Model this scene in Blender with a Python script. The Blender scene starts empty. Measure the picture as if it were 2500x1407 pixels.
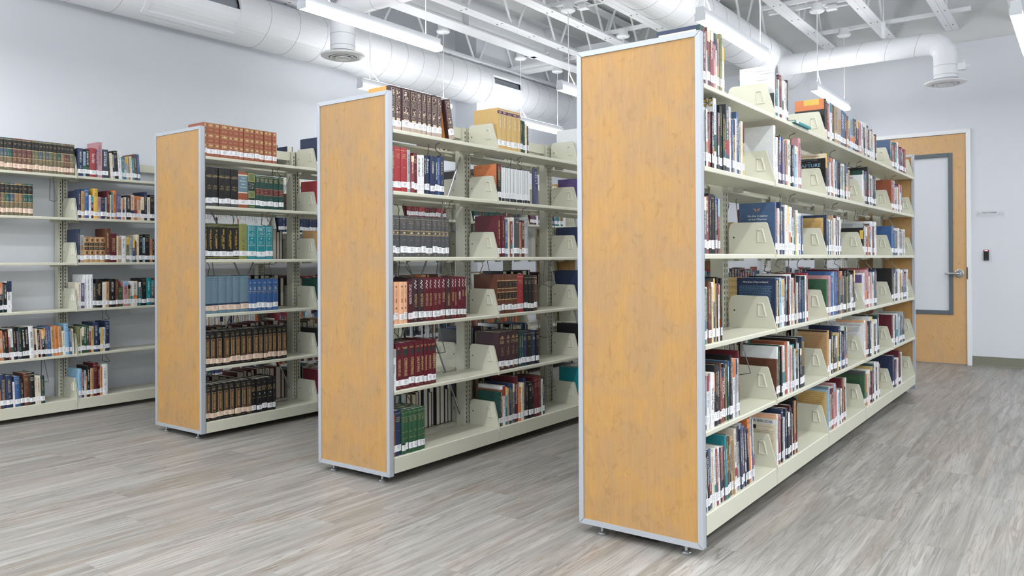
import bpy, math, random, re
from mathutils import Matrix, Vector

# ------------------------------------------------------------------ camera, world, exposure
SC = bpy.context.scene
COL = SC.collection
F_PX, YAW, PIT, ROL = 1919.461, math.radians(36.337), math.radians(.251), math.radians(-.309)
PCX, PCY, CAM_H = 1250.0, 626.692, 1.088


def ray(u, v):
    r, up, d = (u - PCX) / F_PX, (PCY - v) / F_PX, 1.0
    r, up = r * math.cos(ROL) - up * math.sin(ROL), r * math.sin(ROL) + up * math.cos(ROL)
    d, up = d * math.cos(PIT) - up * math.sin(PIT), d * math.sin(PIT) + up * math.cos(PIT)
    c, s = math.cos(YAW), math.sin(YAW)
    return Vector((r * c - d * s, r * s + d * c, up))


def on(u, v, axis, val):
    D = ray(u, v)
    O = Vector((0, 0, CAM_H))
    return O + D * ((val - O[axis]) / D[axis])


fw = ray(PCX, PCY).normalized()
rt = (ray(PCX + 1000, PCY) - ray(PCX, PCY)).normalized()
upv = rt.cross(fw)
cam = bpy.data.cameras.new('camera')
cam.sensor_width = 36
cam.lens = F_PX / 2500 * 36
cam.shift_y = -(703.5 - PCY) / 2500
cam.clip_start = .05
camo = bpy.data.objects.new('camera', cam)
camo.matrix_world = Matrix(((rt.x, upv.x, -fw.x, 0), (rt.y, upv.y, -fw.y, 0), (rt.z, upv.z, -fw.z, CAM_H), (0, 0, 0, 1)))
COL.objects.link(camo)
SC.camera = camo

SC.view_settings.view_transform = 'Standard'
SC.view_settings.look = 'None'
SC.view_settings.gamma = 1
SC.view_settings.exposure = 1.2
SC.view_settings.use_curve_mapping = False
world = bpy.data.worlds.new('world')
world.use_nodes = True
world.node_tree.nodes['Background'].inputs[0].default_value = (.8, .87, 1, 1)
world.node_tree.nodes['Background'].inputs[1].default_value = .3
SC.world = world
LAMP_Z = 2.625          # underside of the pendant lamps
LAMP_STRENGTH = 9.5
AREA_W = 9.3
FILL_W = 17.0
UP_STRENGTH = 12.0
UP_W = 5.2
SIDE_W = 1.1
XR_, YF_ = 3.4, -3.2
# the rest of the room's lamp rows, outside the frame (same four-foot fittings)
for ax, ay in [(-5.22, 1.2), (-5.22, -1.3), (-3.83, .4), (-3.83, -1.9), (-2.0, 2.2), (-2.0, -.3), (-2.0, -2.2), (-.37, 3.4), (-.37, .9), (-.37, -1.5),
               (1.35, 7.6), (1.35, 5.1), (1.35, 2.6), (1.35, .1), (1.35, -2.3), (2.6, 6.5), (2.6, 3.5), (2.6, .5)]:
    ld = bpy.data.lights.new('ceiling_light_row', 'AREA')
    ld.shape = 'RECTANGLE'
    ld.size, ld.size_y = .07, 1.24
    ld.energy = AREA_W
    ld.color = (.985, .992, 1)
    lo = bpy.data.objects.new('ceiling_light_row', ld)
    lo.location = (ax, ay, LAMP_Z)
    COL.objects.link(lo)
    ld = ld.copy()
    ld.energy = UP_W
    lo = bpy.data.objects.new('ceiling_light_row_uplight', ld)  # added upward fill that brightens the ceiling
    lo.location, lo.rotation_euler = (ax, ay, LAMP_Z + .095), (math.pi, 0, 0)
    COL.objects.link(lo)
    if ax < -3:                              # these throw light sideways on to the left wall, past the duct
        ld = ld.copy()
        ld.size = .03
        ld.energy = SIDE_W
        lo = bpy.data.objects.new('ceiling_light_row_side', ld)
        lo.location, lo.rotation_euler = (ax - .04, ay, LAMP_Z + .02), (0, math.radians(90), 0)
        COL.objects.link(lo)

# added soft fill lights along the front and right walls, which have no windows
for nm, loc, rot, sx, sy, e in (('fill_light_front', (-1.4, YF_ + .05, 1.9), (math.radians(90), 0, 0), 7.5, 2.2, FILL_W), ('fill_light_right', (XR_ - .05, 1.5, 1.9), (math.radians(90), 0, math.radians(90)), 7., 2.2, FILL_W * .6)):
    ld = bpy.data.lights.new(nm, 'AREA')
    ld.shape = 'RECTANGLE'
    ld.size, ld.size_y = sx, sy
    ld.energy = e
    ld.color = (.96, .98, 1)
    lo = bpy.data.objects.new(nm, ld)
    lo.location, lo.rotation_euler = loc, rot
    COL.objects.link(lo)

RNG = random.Random(7)


# ------------------------------------------------------------------ materials
def lin(c):
    c = c / 255
    return c / 12.92 if c <= .04045 else ((c + .055) / 1.055) ** 2.4


def rgb(*c):
    return (lin(c[0]), lin(c[1]), lin(c[2]), 1)


MATS = {}


def mat(name, col, rough=.5, metal=0., noise=.06, nscale=30., spec=.5, stretch=(1, 1, 1), bump=0.):
    m = bpy.data.materials.new(name)
    m.use_nodes = True
    nt = m.node_tree
    b = nt.nodes['Principled BSDF']
    b.inputs['Roughness'].default_value = rough
    b.inputs['Metallic'].default_value = metal
    b.inputs['Specular IOR Level'].default_value = spec
    tc = nt.nodes.new('ShaderNodeTexCoord')
    mp = nt.nodes.new('ShaderNodeMapping')
    mp.inputs['Scale'].default_value = stretch
    n = nt.nodes.new('ShaderNodeTexNoise')
    n.inputs['Scale'].default_value = nscale
    n.inputs['Detail'].default_value = 4
    cr = nt.nodes.new('ShaderNodeMix')
    cr.data_type = 'RGBA'
    cr.inputs['A'].default_value = tuple(x * (1 - noise) for x in col[:3]) + (1,)
    cr.inputs['B'].default_value = tuple(min(1, x * (1 + noise)) for x in col[:3]) + (1,)
    L = nt.links.new
    L(tc.outputs['Object'], mp.inputs['Vector'])
    L(mp.outputs['Vector'], n.inputs['Vector'])
    L(n.outputs['Fac'], cr.inputs['Factor'])
    L(cr.outputs['Result'], b.inputs['Base Color'])
    if bump:
        bp = nt.nodes.new('ShaderNodeBump')
        bp.inputs['Strength'].default_value = bump
        bp.inputs['Distance'].default_value = .002
        L(n.outputs['Fac'], bp.inputs['Height'])
        L(bp.outputs['Normal'], b.inputs['Normal'])
    MATS[name] = m
    return m


def emit(name, col, strength):
    m = bpy.data.materials.new(name)
    m.use_nodes = True
    nt = m.node_tree
    b = nt.nodes['Principled BSDF']
    b.inputs['Base Color'].default_value = col
    b.inputs['Emission Color'].default_value = col
    b.inputs['Emission Strength'].default_value = strength
    MATS[name] = m
    return m


BOOKCOL = dict(k=(26, 26, 29), n=(38, 52, 84), b=(56, 94, 146), c=(140, 185, 215), t=(28, 132, 142), g=(48, 88, 62), e=(26, 68, 62), m=(94, 30, 42),
               r=(158, 54, 60), o=(214, 128, 76), y=(222, 184, 84), a=(188, 152, 108), p=(226, 214, 188), w=(226, 229, 232), s=(164, 170, 172),
               d=(76, 78, 82), v=(96, 82, 134), u=(98, 60, 44), i=(206, 132, 142), l=(134, 138, 82), h=(206, 172, 108), x=(150, 82, 56),
               f=(236, 184, 148), j=(106, 132, 146), q=(64, 42, 48))
COLNAME = dict(k='black', n='navy', b='blue', c='light blue', t='teal', g='green', e='dark green', m='maroon', r='red', o='orange', y='yellow',
               a='tan', p='cream', w='white', s='silver grey', d='charcoal', v='purple', u='brown', i='pink', l='olive', h='golden tan', x='rust',
               f='peach', j='grey blue', q='dark plum')
for k_, c_ in BOOKCOL.items():
    mat('c_' + k_, rgb(*c_), .42, noise=.10, nscale=60)
    g_ = sum(c_) / 3
    mat('p_' + k_, rgb(*[x * .66 + g_ * .34 for x in c_]), .36, noise=.16, nscale=35)     # printed paper covers, duller
for k_, c_ in dict(b=(70, 90, 108), e=(36, 82, 78), m=(96, 60, 58), l=(102, 102, 78), h=(140, 112, 84), r=(104, 76, 62), o=(110, 104, 80)).items():
    mat('set_' + k_, rgb(*c_), .4, noise=.08, nscale=60)
mat('c_navy_gloss', rgb(34, 50, 108), .25)
mat('c_orange_board', rgb(230, 168, 84), .45)
mat('gilt_pale', rgb(210, 192, 168), .4, noise=.05)
mat('tape', rgb(176, 158, 146), .35)
mat('gilt', rgb(204, 178, 126), .4, noise=.05)
mat('pages', rgb(226, 222, 208), .8, noise=.10, nscale=250, stretch=(1, 6, .1))
mat('label_white', rgb(240, 241, 244), .45, noise=.02)
mat('label_peach', rgb(236, 208, 186), .45, noise=.03)
mat('ink', rgb(140, 144, 154), .6)
mat('black_ink', rgb(18, 18, 20), .5)
mat('white_ink', rgb(238, 238, 236), .5)
mat('cream_metal', rgb(207, 207, 190), .33, noise=.02, nscale=3)
mat('cream_dark', rgb(196, 197, 180), .36, noise=.02, nscale=3)
mat('slot_dark', rgb(30, 31, 30), .8)
mat('aluminium', rgb(184, 190, 198), .38, metal=.3, noise=.03, nscale=4, stretch=(20, 20, 1))
mat('steel_wire', rgb(120, 122, 122), .3, metal=.9, noise=.03)
mat('chrome', rgb(190, 194, 198), .22, metal=.9, noise=.03)
mat('white_paint', rgb(240, 242, 245), .42, noise=.015, nscale=6)
mat('duct_white', rgb(238, 240, 244), .4, noise=.02, nscale=5)
mat('seam', rgb(170, 174, 180), .5)
mat('duct_metal', rgb(150, 156, 164), .4, metal=.1, noise=.08, nscale=8)
mat('deck_grey', rgb(226, 228, 226), .8, noise=.06, nscale=3)
mat('block_grey', rgb(214, 216, 216), .8, noise=.05, nscale=4, stretch=(1, 1, 4))
mat('lamp_body', rgb(226, 230, 236), .4, noise=.02)
mat('vent_dark', rgb(96, 98, 96), .6)
mat('grey_frame', rgb(96, 106, 114), .45, noise=.04)
mat('rubber_base', rgb(128, 128, 114), .6, noise=.04)
mat('black_plastic', rgb(20, 21, 22), .35)
emit('lamp_glow', (1, 1, 1, 1), LAMP_STRENGTH)
emit('lamp_uplight', (1, 1, 1, 1), UP_STRENGTH)  # added glow for the ceiling, not part of the real fittings
emit('red_light', (1, .08, .1, 1), 3.0)


def wall_material(name, c):
    mat(name, rgb(*c), .85, noise=.015, nscale=2, bump=.03)


wall_material('wall_paint', (222, 226, 233))


def wood(name, c1, c2, c3):
    m = bpy.data.materials.new(name)
    m.use_nodes = True
    nt = m.node_tree
    L = nt.links.new
    b = nt.nodes['Principled BSDF']
    b.inputs['Roughness'].default_value = .38
    tc = nt.nodes.new('ShaderNodeTexCoord')

    def noise(scale, st, detail=5, dist=0.):
        mp = nt.nodes.new('ShaderNodeMapping')
        mp.inputs['Scale'].default_value = st
        n = nt.nodes.new('ShaderNodeTexNoise')
        n.inputs['Scale'].default_value = scale
        n.inputs['Detail'].default_value = detail
        n.inputs['Distortion'].default_value = dist
        L(tc.outputs['Object'], mp.inputs['Vector'])
        L(mp.outputs['Vector'], n.inputs['Vector'])
        return n.outputs['Fac']

    def mix(f, a, bb):
        x = nt.nodes.new('ShaderNodeMix')
        x.data_type = 'RGBA'
        L(f, x.inputs['Factor'])
        for s, q in (('A', a), ('B', bb)):
            if isinstance(q, tuple):
                x.inputs[s].default_value = q
            else:
                L(q, x.inputs[s])
        return x.outputs['Result']

    def ramp(f, lo, hi):
        r = nt.nodes.new('ShaderNodeMapRange')
        r.inputs['From Min'].default_value = lo
        r.inputs['From Max'].default_value = hi
        L(f, r.inputs['Value'])
        return r.outputs['Result']
    blot = ramp(noise(4.5, (1.5, 1, .9), 7, 1.2), .40, .60)
    grain = ramp(noise(9, (9, 9, .55), 6, .8), .35, .7)
    fine = ramp(noise(60, (6, 6, .35), 3), .4, .75)
    col = mix(blot, c1, c2)
    f2 = nt.nodes.new('ShaderNodeMath')
    f2.operation = 'MULTIPLY'
    L(grain, f2.inputs[0])
    f2.inputs[1].default_value = .3
    col = mix(f2.outputs[0], col, c3)
    f3 = nt.nodes.new('ShaderNodeMath')
    f3.operation = 'MULTIPLY'
    L(fine, f3.inputs[0])
    f3.inputs[1].default_value = .22
    col = mix(f3.outputs[0], col, tuple(x * .72 for x in c3[:3]) + (1,))
    mot = ramp(noise(26, (1.2, 1, .8), 5, .8), .56, .74)
    f4 = nt.nodes.new('ShaderNodeMath')
    f4.operation = 'MULTIPLY'
    L(mot, f4.inputs[0])
    f4.inputs[1].default_value = .34
    col = mix(f4.outputs[0], col, tuple(x * .66 for x in c3[:3]) + (1,))
    L(col, b.inputs['Base Color'])
    MATS[name] = m


wood('maple', rgb(193, 149, 88), rgb(181, 145, 100), rgb(164, 124, 74))
wood('maple_door', rgb(222, 178, 122), rgb(214, 176, 130), rgb(204, 158, 104))


def floor_material():
    m = bpy.data.materials.new('vinyl_plank')
    m.use_nodes = True
    nt = m.node_tree
    L = nt.links.new
    N = nt.nodes.new
    b = nt.nodes['Principled BSDF']
    tc = N('ShaderNodeTexCoord')
    sep = N('ShaderNodeSeparateXYZ')
    L(tc.outputs['Object'], sep.inputs[0])

    def M(op, a, bb=None, c=None):
        x = N('ShaderNodeMath')
        x.operation = op
        for i, q in enumerate((a, bb, c)):
            if q is None:
                continue
            if isinstance(q, (int, float)):
                x.inputs[i].default_value = q
            else:
                L(q, x.inputs[i])
        return x.outputs[0]
    W, LEN = .21, 1.2
    px = M('DIVIDE', sep.outputs[0], W)
    ix = M('FLOOR', px)
    fx = M('FRACT', px)
    wn = N('ShaderNodeTexWhiteNoise')
    wn.noise_dimensions = '1D'
    L(ix, wn.inputs['W'])
    py = M('ADD', M('DIVIDE', sep.outputs[1], LEN), M('MULTIPLY', wn.outputs['Value'], 7.0))
    iy = M('FLOOR', py)
    fy = M('FRACT', py)
    cmb = N('ShaderNodeCombineXYZ')
    L(ix, cmb.inputs[0])
    L(iy, cmb.inputs[1])
    wn2 = N('ShaderNodeTexWhiteNoise')
    wn2.noise_dimensions = '2D'
    L(cmb.outputs[0], wn2.inputs['Vector'])
    seed = wn2.outputs['Value']

    def noise(sx, sy, off, detail=6, dist=0., rough=.6):
        c = N('ShaderNodeCombineXYZ')
        L(M('MULTIPLY', sep.outputs[0], sx), c.inputs[0])
        L(M('MULTIPLY', sep.outputs[1], sy), c.inputs[1])
        L(M('MULTIPLY_ADD', seed, 40., off), c.inputs[2])
        n = N('ShaderNodeTexNoise')
        n.inputs['Scale'].default_value = 1
        n.inputs['Detail'].default_value = detail
        n.inputs['Distortion'].default_value = dist
        n.inputs['Roughness'].default_value = rough
        L(c.outputs[0], n.inputs['Vector'])
        return n.outputs['Fac']

    def rng(f, lo, hi, a=0., bb=1.):
        r = N('ShaderNodeMapRange')
        r.inputs['From Min'].default_value = lo
        r.inputs['From Max'].default_value = hi
        r.inputs['To Min'].default_value = a
        r.inputs['To Max'].default_value = bb
        L(f, r.inputs['Value'])
        return r.outputs['Result']

    def mix(f, a, bb):
        x = N('ShaderNodeMix')
        x.data_type = 'RGBA'
        L(f, x.inputs['Factor'])
        for s, q in (('A', a), ('B', bb)):
            if isinstance(q, tuple):
                x.inputs[s].default_value = q
            else:
                L(q, x.inputs[s])
        return x.outputs['Result']
    broad = rng(noise(15, .8, 0, 6, 1.3), .33, .67)
    fine = rng(noise(170, 3.2, 9, 4, .6), .42, .66)
    warp = noise(7.5, .42, 21, 4, .9, .55)
    rings = M('FRACT', M('MULTIPLY', warp, 15.))
    rings = M('MULTIPLY', rng(rings, .0, .09, 0., 1.), rng(rings, .10, .40, 1., 0.))
    where = rng(noise(3.4, .5, 33, 3, .5), .40, .62)
    warp2 = noise(19, .62, 55, 4, .9, .55)
    rings2 = M('FRACT', M('MULTIPLY', warp2, 9.))
    rings2 = M('MULTIPLY', rng(rings2, .0, .06, 0., 1.), rng(rings2, .07, .30, 1., 0.))
    tint = rng(noise(5, .6, 5, 4, .8), .46, .70)
    col = mix(broad, rgb(130, 128, 123), rgb(174, 173, 170))
    col = mix(M('MULTIPLY', tint, .3), col, rgb(160, 144, 124))
    vein = mix(tint, rgb(104, 101, 95), rgb(122, 100, 78))
    col = mix(M('MULTIPLY', fine, .30), col, rgb(122, 118, 112))
    col = mix(M('MULTIPLY', rings2, .46), col, vein)
    col = mix(M('MULTIPLY', M('MULTIPLY', rings, where), .62), col, vein)
    sd = rng(seed, 0, 1, -.07, .07)
    hs = N('ShaderNodeHueSaturation')
    L(M('ADD', sd, 1.0), hs.inputs['Value'])
    L(col, hs.inputs['Color'])
    seam = M('MAXIMUM', M('LESS_THAN', fx, .008), M('LESS_THAN', fy, .0016))
    col = mix(M('MULTIPLY', seam, .3), hs.outputs[0], rgb(96, 92, 88))
    L(col, b.inputs['Base Color'])
    b.inputs['Roughness'].default_value = .42
    b.inputs['Specular IOR Level'].default_value = .35
    MATS['vinyl_plank'] = m


floor_material()


def glass_material():
    m = bpy.data.materials.new('frosted_pane')
    m.use_nodes = True
    b = m.node_tree.nodes['Principled BSDF']
    b.inputs['Base Color'].default_value = rgb(178, 186, 196)
    b.inputs['Roughness'].default_value = .5
    b.inputs['Coat Weight'].default_value = .9
    b.inputs['Coat Roughness'].default_value = .02
    MATS['frosted_pane'] = m
    m = bpy.data.materials.new('clear_acrylic')
    m.use_nodes = True
    b = m.node_tree.nodes['Principled BSDF']
    b.inputs['Base Color'].default_value = (.8, .84, .88, 1)
    b.inputs['Roughness'].default_value = .05
    b.inputs['Alpha'].default_value = .1
    MATS['clear_acrylic'] = m


glass_material()


# ------------------------------------------------------------------ mesh helpers
class MB:
    def __init__(s):
        s.v, s.f, s.m = [], [], []

    def face(s, pts, m):
        i = len(s.v)
        s.v += [tuple(p) for p in pts]
        s.f.append(tuple(range(i, i + len(pts))))
        s.m.append(m)

    def box(s, x0, x1, y0, y1, z0, z1, m):
        i = len(s.v)
        s.v += [(x0, y0, z0), (x1, y0, z0), (x1, y1, z0), (x0, y1, z0), (x0, y0, z1), (x1, y0, z1), (x1, y1, z1), (x0, y1, z1)]
        for q in ((3, 2, 1, 0), (4, 5, 6, 7), (0, 1, 5, 4), (1, 2, 6, 5), (2, 3, 7, 6), (3, 0, 4, 7)):
            s.f.append(tuple(i + k for k in q))
            s.m.append(m)

    def prism(s, poly, axis, a, b, m, m_cap=None):
        """polygon of (p,q) in the two other axes, extruded along axis from a to b"""
        def pt(p, q, t):
            return {0: (t, p, q), 1: (p, t, q), 2: (p, q, t)}[axis]
        i, n = len(s.v), len(poly)
        s.v += [pt(p, q, a) for p, q in poly] + [pt(p, q, b) for p, q in poly]
        for k in range(n):
            s.f.append((i + k, i + (k + 1) % n, i + n + (k + 1) % n, i + n + k))
            s.m.append(m)
        s.f.append(tuple(i + k for k in reversed(range(n))))
        s.f.append(tuple(i + n + k for k in range(n)))
        s.m += [m_cap or m] * 2

    def tube(s, pts, r, m, n=8, caps=True):
        pts = [Vector(p) for p in pts]
        rings = []
        e1 = None
        for k, p in enumerate(pts):
            d = (pts[min(k + 1, len(pts) - 1)] - pts[max(k - 1, 0)]).normalized()
            if e1 is None:
                a = Vector((0, 0, 1)) if abs(d.z) < .9 else Vector((1, 0, 0))
                e1 = d.cross(a).normalized()
            else:
                e1 = (e1 - d * e1.dot(d)).normalized()
            e2 = d.cross(e1)
            rr = r[k] if isinstance(r, (list, tuple)) else r
            i = len(s.v)
            s.v += [tuple(p + e1 * (rr * math.cos(2 * math.pi * j / n)) + e2 * (rr * math.sin(2 * math.pi * j / n))) for j in range(n)]
            rings.append(i)
        for A, B in zip(rings, rings[1:]):
            for j in range(n):
                s.f.append((A + j, A + (j + 1) % n, B + (j + 1) % n, B + j))
                s.m.append(m)
        if caps:
            s.f.append(tuple(rings[0] + j for j in range(n)))
            s.f.append(tuple(rings[-1] + j for j in reversed(range(n))))
            s.m += [m, m]

    def lathe(s, c, prof, m, n=32):
        """profile of (radius, z) around a vertical axis at c=(x,y)"""
        rings = []
        for r, z in prof:
            i = len(s.v)
            s.v += [(c[0] + r * math.cos(2 * math.pi * j / n), c[1] + r * math.sin(2 * math.pi * j / n), z) for j in range(n)]
            rings.append(i)
        for A, B in zip(rings, rings[1:]):
            for j in range(n):
                s.f.append((A + j, A + (j + 1) % n, B + (j + 1) % n, B + j))
                s.m.append(m)

    def add(s, o, mw):
        i = len(s.v)
        s.v += [tuple(mw @ Vector(p)) for p in o.v]
        s.f += [tuple(i + k for k in f) for f in o.f]
        s.m += o.m

    def build(s, name, parent=None, smooth=False, bevel=0.):
        me = bpy.data.meshes.new(name)
        me.from_pydata(s.v, [], s.f)
        keys = []
        for k in s.m:
            if k not in keys:
                keys.append(k)
        for k in keys:
            me.materials.append(MATS[k])
        idx = {k: i for i, k in enumerate(keys)}
        me.polygons.foreach_set('material_index', [idx[k] for k in s.m])
        if smooth:
            me.polygons.foreach_set('use_smooth', [True] * len(me.polygons))
        me.update()
        o = bpy.data.objects.new(name, me)
        COL.objects.link(o)
        if parent is not None:
            o.parent = parent
        if bevel:
            w = o.modifiers.new('weld', 'WELD')
            w.merge_threshold = 1e-5
            bv = o.modifiers.new('bevel', 'BEVEL')
            bv.width = bevel
            bv.segments = 2
            bv.limit_method = 'ANGLE'
        if smooth:
            es = o.modifiers.new('edges', 'EDGE_SPLIT')
            es.split_angle = math.radians(40)
        return o


def empty(name, loc, rz=0., parent=None):
    o = bpy.data.objects.new(name, None)
    o.empty_display_size = .1
    o.location = loc
    o.rotation_euler = (0, 0, rz)
    COL.objects.link(o)
    if parent is not None:
        o.parent = parent
    return o


def tag(o, label=None, cat=None, group=None, kind=None):
    if label:
        o['label'] = label
    if cat:
        o['category'] = cat
    if group:
        o['group'] = group
    if kind:
        o['kind'] = kind
    return o


def structure(name, mb, smooth=False, bevel=0.):
    return tag(mb.build(name, smooth=smooth, bevel=bevel), kind='structure')


def text_obj(name, body, size, loc, right, up, m, parent, xscale=1.):
    cu = bpy.data.curves.new(name, 'FONT')
    cu.body = body
    cu.size = size
    cu.align_x, cu.align_y = 'CENTER', 'CENTER'
    cu.resolution_u = 3
    cu.materials.append(MATS[m])
    tmp = bpy.data.objects.new(name, cu)
    me = bpy.data.meshes.new_from_object(tmp)
    bpy.data.objects.remove(tmp)
    bpy.data.curves.remove(cu)
    me.name = name
    o = bpy.data.objects.new(name, me)
    r, u = Vector(right), Vector(up)
    n = r.cross(u)
    o.matrix_local = Matrix(((r.x * xscale, u.x, n.x, loc[0]), (r.y * xscale, u.y, n.y, loc[1]), (r.z * xscale, u.z, n.z, loc[2]), (0, 0, 0, 1)))
    COL.objects.link(o)
    if parent is not None:
        o.parent = parent
    return o


# ------------------------------------------------------------------ the room
XL, XR, YB, YF, ZD = -6.17, 3.4, 9.13, -3.2, 4.08
b = MB()
b.box(XL - .1, XR + .1, YF - .1, YB + .1, -.1, 0, 'vinyl_plank')
structure('floor', b)
b = MB()
b.box(XL - .1, XR + .1, YF - .1, YB + .1, ZD, ZD + .1, 'deck_grey')
structure('ceiling', b)
b = MB()
b.box(XL - .12, XL, YF, 7.25, 0, ZD, 'wall_paint')
b.box(XL - .12, -5.84, 7.25, YB, 0, ZD, 'wall_paint')
structure('wall_left', b)
b = MB()
b.box(XL, XR, YB, YB + .1, 0, 3.273, 'wall_paint')
b.box(XL, XR, YB + .012, YB + .1, 3.273, ZD, 'block_grey')
structure('wall_back', b)
b = MB()
b.box(XR, XR + .1, YF, YB, 0, ZD, 'wall_paint')
structure('wall_right', b)
b = MB()
b.box(XL, XR, YF - .1, YF, 0, ZD, 'wall_paint')
structure('wall_front', b)
b = MB()
b.prism([(YB - .008, .0), (YB, .0), (YB, .098), (YB - .005, .098), (YB - .006, .012), (YB - .016, .004), (YB - .016, 0)], 0, -.962, XR, 'rubber_base')
structure('baseboard_back', b)


# door in the back wall
def build_door():
    d = tag(empty('door_1', (-1.5, YB, 0)), kind='structure')
    x0, x1, zt = -1.46 + 1.5 - .55, .49, 2.345
    x0 = -.51
    b = MB()                       # slab with the vision cut-out, as four rails
    gx0, gx1, gz0, gz1 = x0 + .13, .37, .513, 2.153
    y0, y1 = -.012, .03
    for (a, c, e, g) in ((x0, gx0, .008, zt), (gx1, x1, .008, zt), (gx0, gx1, .008, gz0), (gx0, gx1, gz1, zt)):
        b.box(a, c, y0, y1, e, g, 'maple_door')
    b.build('door_panel', d)
    b = MB()
    w = .034
    for (a, c, e, g) in ((gx0 - .004, gx0 + w, gz0 - .004, gz1 + .004), (gx1 - w, gx1 + .004, gz0 - .004, gz1 + .004), (gx0 + w, gx1 - w, gz0 - .004, gz0 + w), (gx0 + w, gx1 - w, gz1 - w, gz1 + .004)):
        b.box(a, c, y0 - .012, y1, e, g, 'grey_frame')
    fr = b.build('window_frame', d, bevel=.003)
    b = MB()
    b.box(gx0 + w - .002, gx1 - w + .002, .012, .018, gz0 + w - .002, gz1 - w + .002, 'frosted_pane')
    b.build('glass_pane', d)
    b = MB()
    b.box(x0, x1, .032, .05, 0, zt + .01, 'black_ink')
    b.build('door_gap', d)
    b = MB()
    # hollow metal frame with mitred corners, proud of the wall
    fx0, fx1, ft, k = x0 - .046, x1 + .046, 2.39, .006
    b.prism([(fx1 - .042, 0), (fx1, 0), (fx1, ft), (fx1 - .042, ft - .042)], 1, -.03, .0, 'white_paint')
    b.prism([(fx0, 0), (fx0 + .042, 0), (fx0 + .042, ft - .042), (fx0, ft)], 1, -.03, .0, 'white_paint')
    b.prism([(fx0, ft), (fx0 + .042, ft - .042), (fx1 - .042, ft - .042), (fx1, ft)], 1, -.031, .0, 'white_paint')
    f = b.build('door_frame', d, bevel=.003)
    hx, hz = .428, .926
    b = MB()
    b.tube([(hx, -.012, hz), (hx, -.02, hz), (hx, -.024, hz)], [.042, .042, .034], 'chrome', 24)
    b.tube([(hx, -.024, hz), (hx, -.055, hz)], .016, 'chrome', 16)
    h = b.build('door_handle', d, smooth=True)
    b = MB()
    b.tube([(hx, -.05, hz), (hx - .03, -.056, hz), (hx - .075, -.056, hz), (hx - .11, -.054, hz - .001), (hx - .122, -.044, hz - .001)], [.014, .0125, .011, .010, .010], 'chrome', 12)
    b.build('lever', h, smooth=True)
    b = MB()
    b.box(x1 + .004, x1 + .016, -.032, -.004, .87, .99, 'vent_dark')
    b.build('strike_plate', d)


build_door()


def wall_things():
    r = tag(empty('card_reader', (-.836, YB, 1.059)), 'small black card reader with red light beside the wooden door', 'card reader')
    b = MB()
    b.box(-.0225, .0225, -.022, 0, 0, .105, 'black_plastic')
    b.build('reader_body', r, bevel=.005)
    b = MB()
    b.box(-.014, .014, -.0232, -.018, .092, .101, 'red_light')
    b.build('status_light', r)
    b = MB()
    b.box(-.006, .006, -.0226, -.0215, .01, .014, 'ink')
    b.build('maker_mark', r)
    s = tag(empty('name_plate', (-.80, YB, 1.527)), 'clear acrylic name plate on two metal standoffs right of the door', 'sign')
    b = MB()
    b.box(-.12, .12, -.026, -.021, -.03, .03, 'clear_acrylic')
    b.build('plate', s)
    for sx in (-.1, .1):
        b = MB()
        b.tube([(sx, 0, 0), (sx, -.034, 0)], .0065, 'chrome', 14)
        b.build('standoff', s, smooth=True)
    text_obj('lettering', 'TRACY WIMBER', .0175, (-.005, -.0275, .006), (1, 0, 0), (0, 0, 1), 'black_ink', s)


wall_things()


# ------------------------------------------------------------------ ceiling steel
def joist(x, y0=YF, y1=YB):
    b = MB()
    zb, zt, w = 3.41, 3.98, .062
    for s in (-1, 1):
        b.box(x + min(s * .0012, s * w), x + max(s * .0012, s * w), y0, y1, zb, zb + .006, 'white_paint')
        b.box(x + min(s * .0012, s * .008), x + max(s * .0012, s * .008), y0, y1, zb + .006, zb + .055, 'white_paint')
        b.box(x + min(s * .0012, s * .05), x + max(s * .0012, s * .05), y0, y1, zt + .05, zt + .056, 'white_paint')
        b.box(x + min(s * .0012, s * .008), x + max(s * .0012, s * .008), y0, y1, zt, zt + .05, 'white_paint')
    k, y = 0, 7.2 - .8 * 13
    while y < y1:
        for d in (-.36, .36):
            p, q = (x, y + d * .12, zb + .03), (x, y + d, zt + .03)
            if y0 < q[1] < y1 and y0 < p[1] < y1:
                b.tube([p, q], .0125, 'white_paint', 8)
        y += .8
    # bolt heads under the chord
    for j in range(10):
        yy = 8.9 - j * .55
        for s in (-1, 1):
            b.box(x + s * .03 - .004, x + s * .03 + .004, yy - .011, yy + .011, zb - .003, zb, 'vent_dark')
    structure('ceiling_joist', b)


for jx in (-5.80, -4.66, -4.07, -3.475, -2.885, -2.30, -1.70, -1.115, -.53, .06, .65, 1.24, 1.83, 2.42, 3.0):
    joist(jx)
b = MB()                                   # solid-web steel beam
b.box(-5.13, -4.95, YF, YB, 3.40, 3.415, 'white_paint')
b.box(-5.046, -5.034, YF, YB, 3.41, 3.75, 'white_paint')
b.box(-5.13, -4.95, YF, YB, 3.74, 3.755, 'white_paint')
for yy in (4.6, 6.05, 7.5, 8.95):
    b.box(-5.04, -4.96, yy - .005, yy + .005, 3.415, 3.74, 'white_paint')
structure('ceiling_beam', b)
for (yy, xa, xb) in ((6.17, -4.2, -3.3), (7.26, -4.15, -3.2), (7.64, -2.5, -1.0), (7.45, -2.5, .2), (8.65, -2.4, -.9), (7.9, -5.9, -4.5), (5.2, -4.5, -2.3)):
    b = MB()
    b.box(xa, xb, yy - .02, yy + .02, 3.455, 3.46, 'white_paint')
    b.box(xa, xb, yy - .02, yy - .015, 3.46, 3.49, 'white_paint')
    structure('ceiling_beam_bridging', b)
b = MB()                                   # wider flat cross member seen above the left duct
b.box(-6.1, -4.3, 8.0, 8.18, 3.45, 3.62, 'white_paint')
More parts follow.
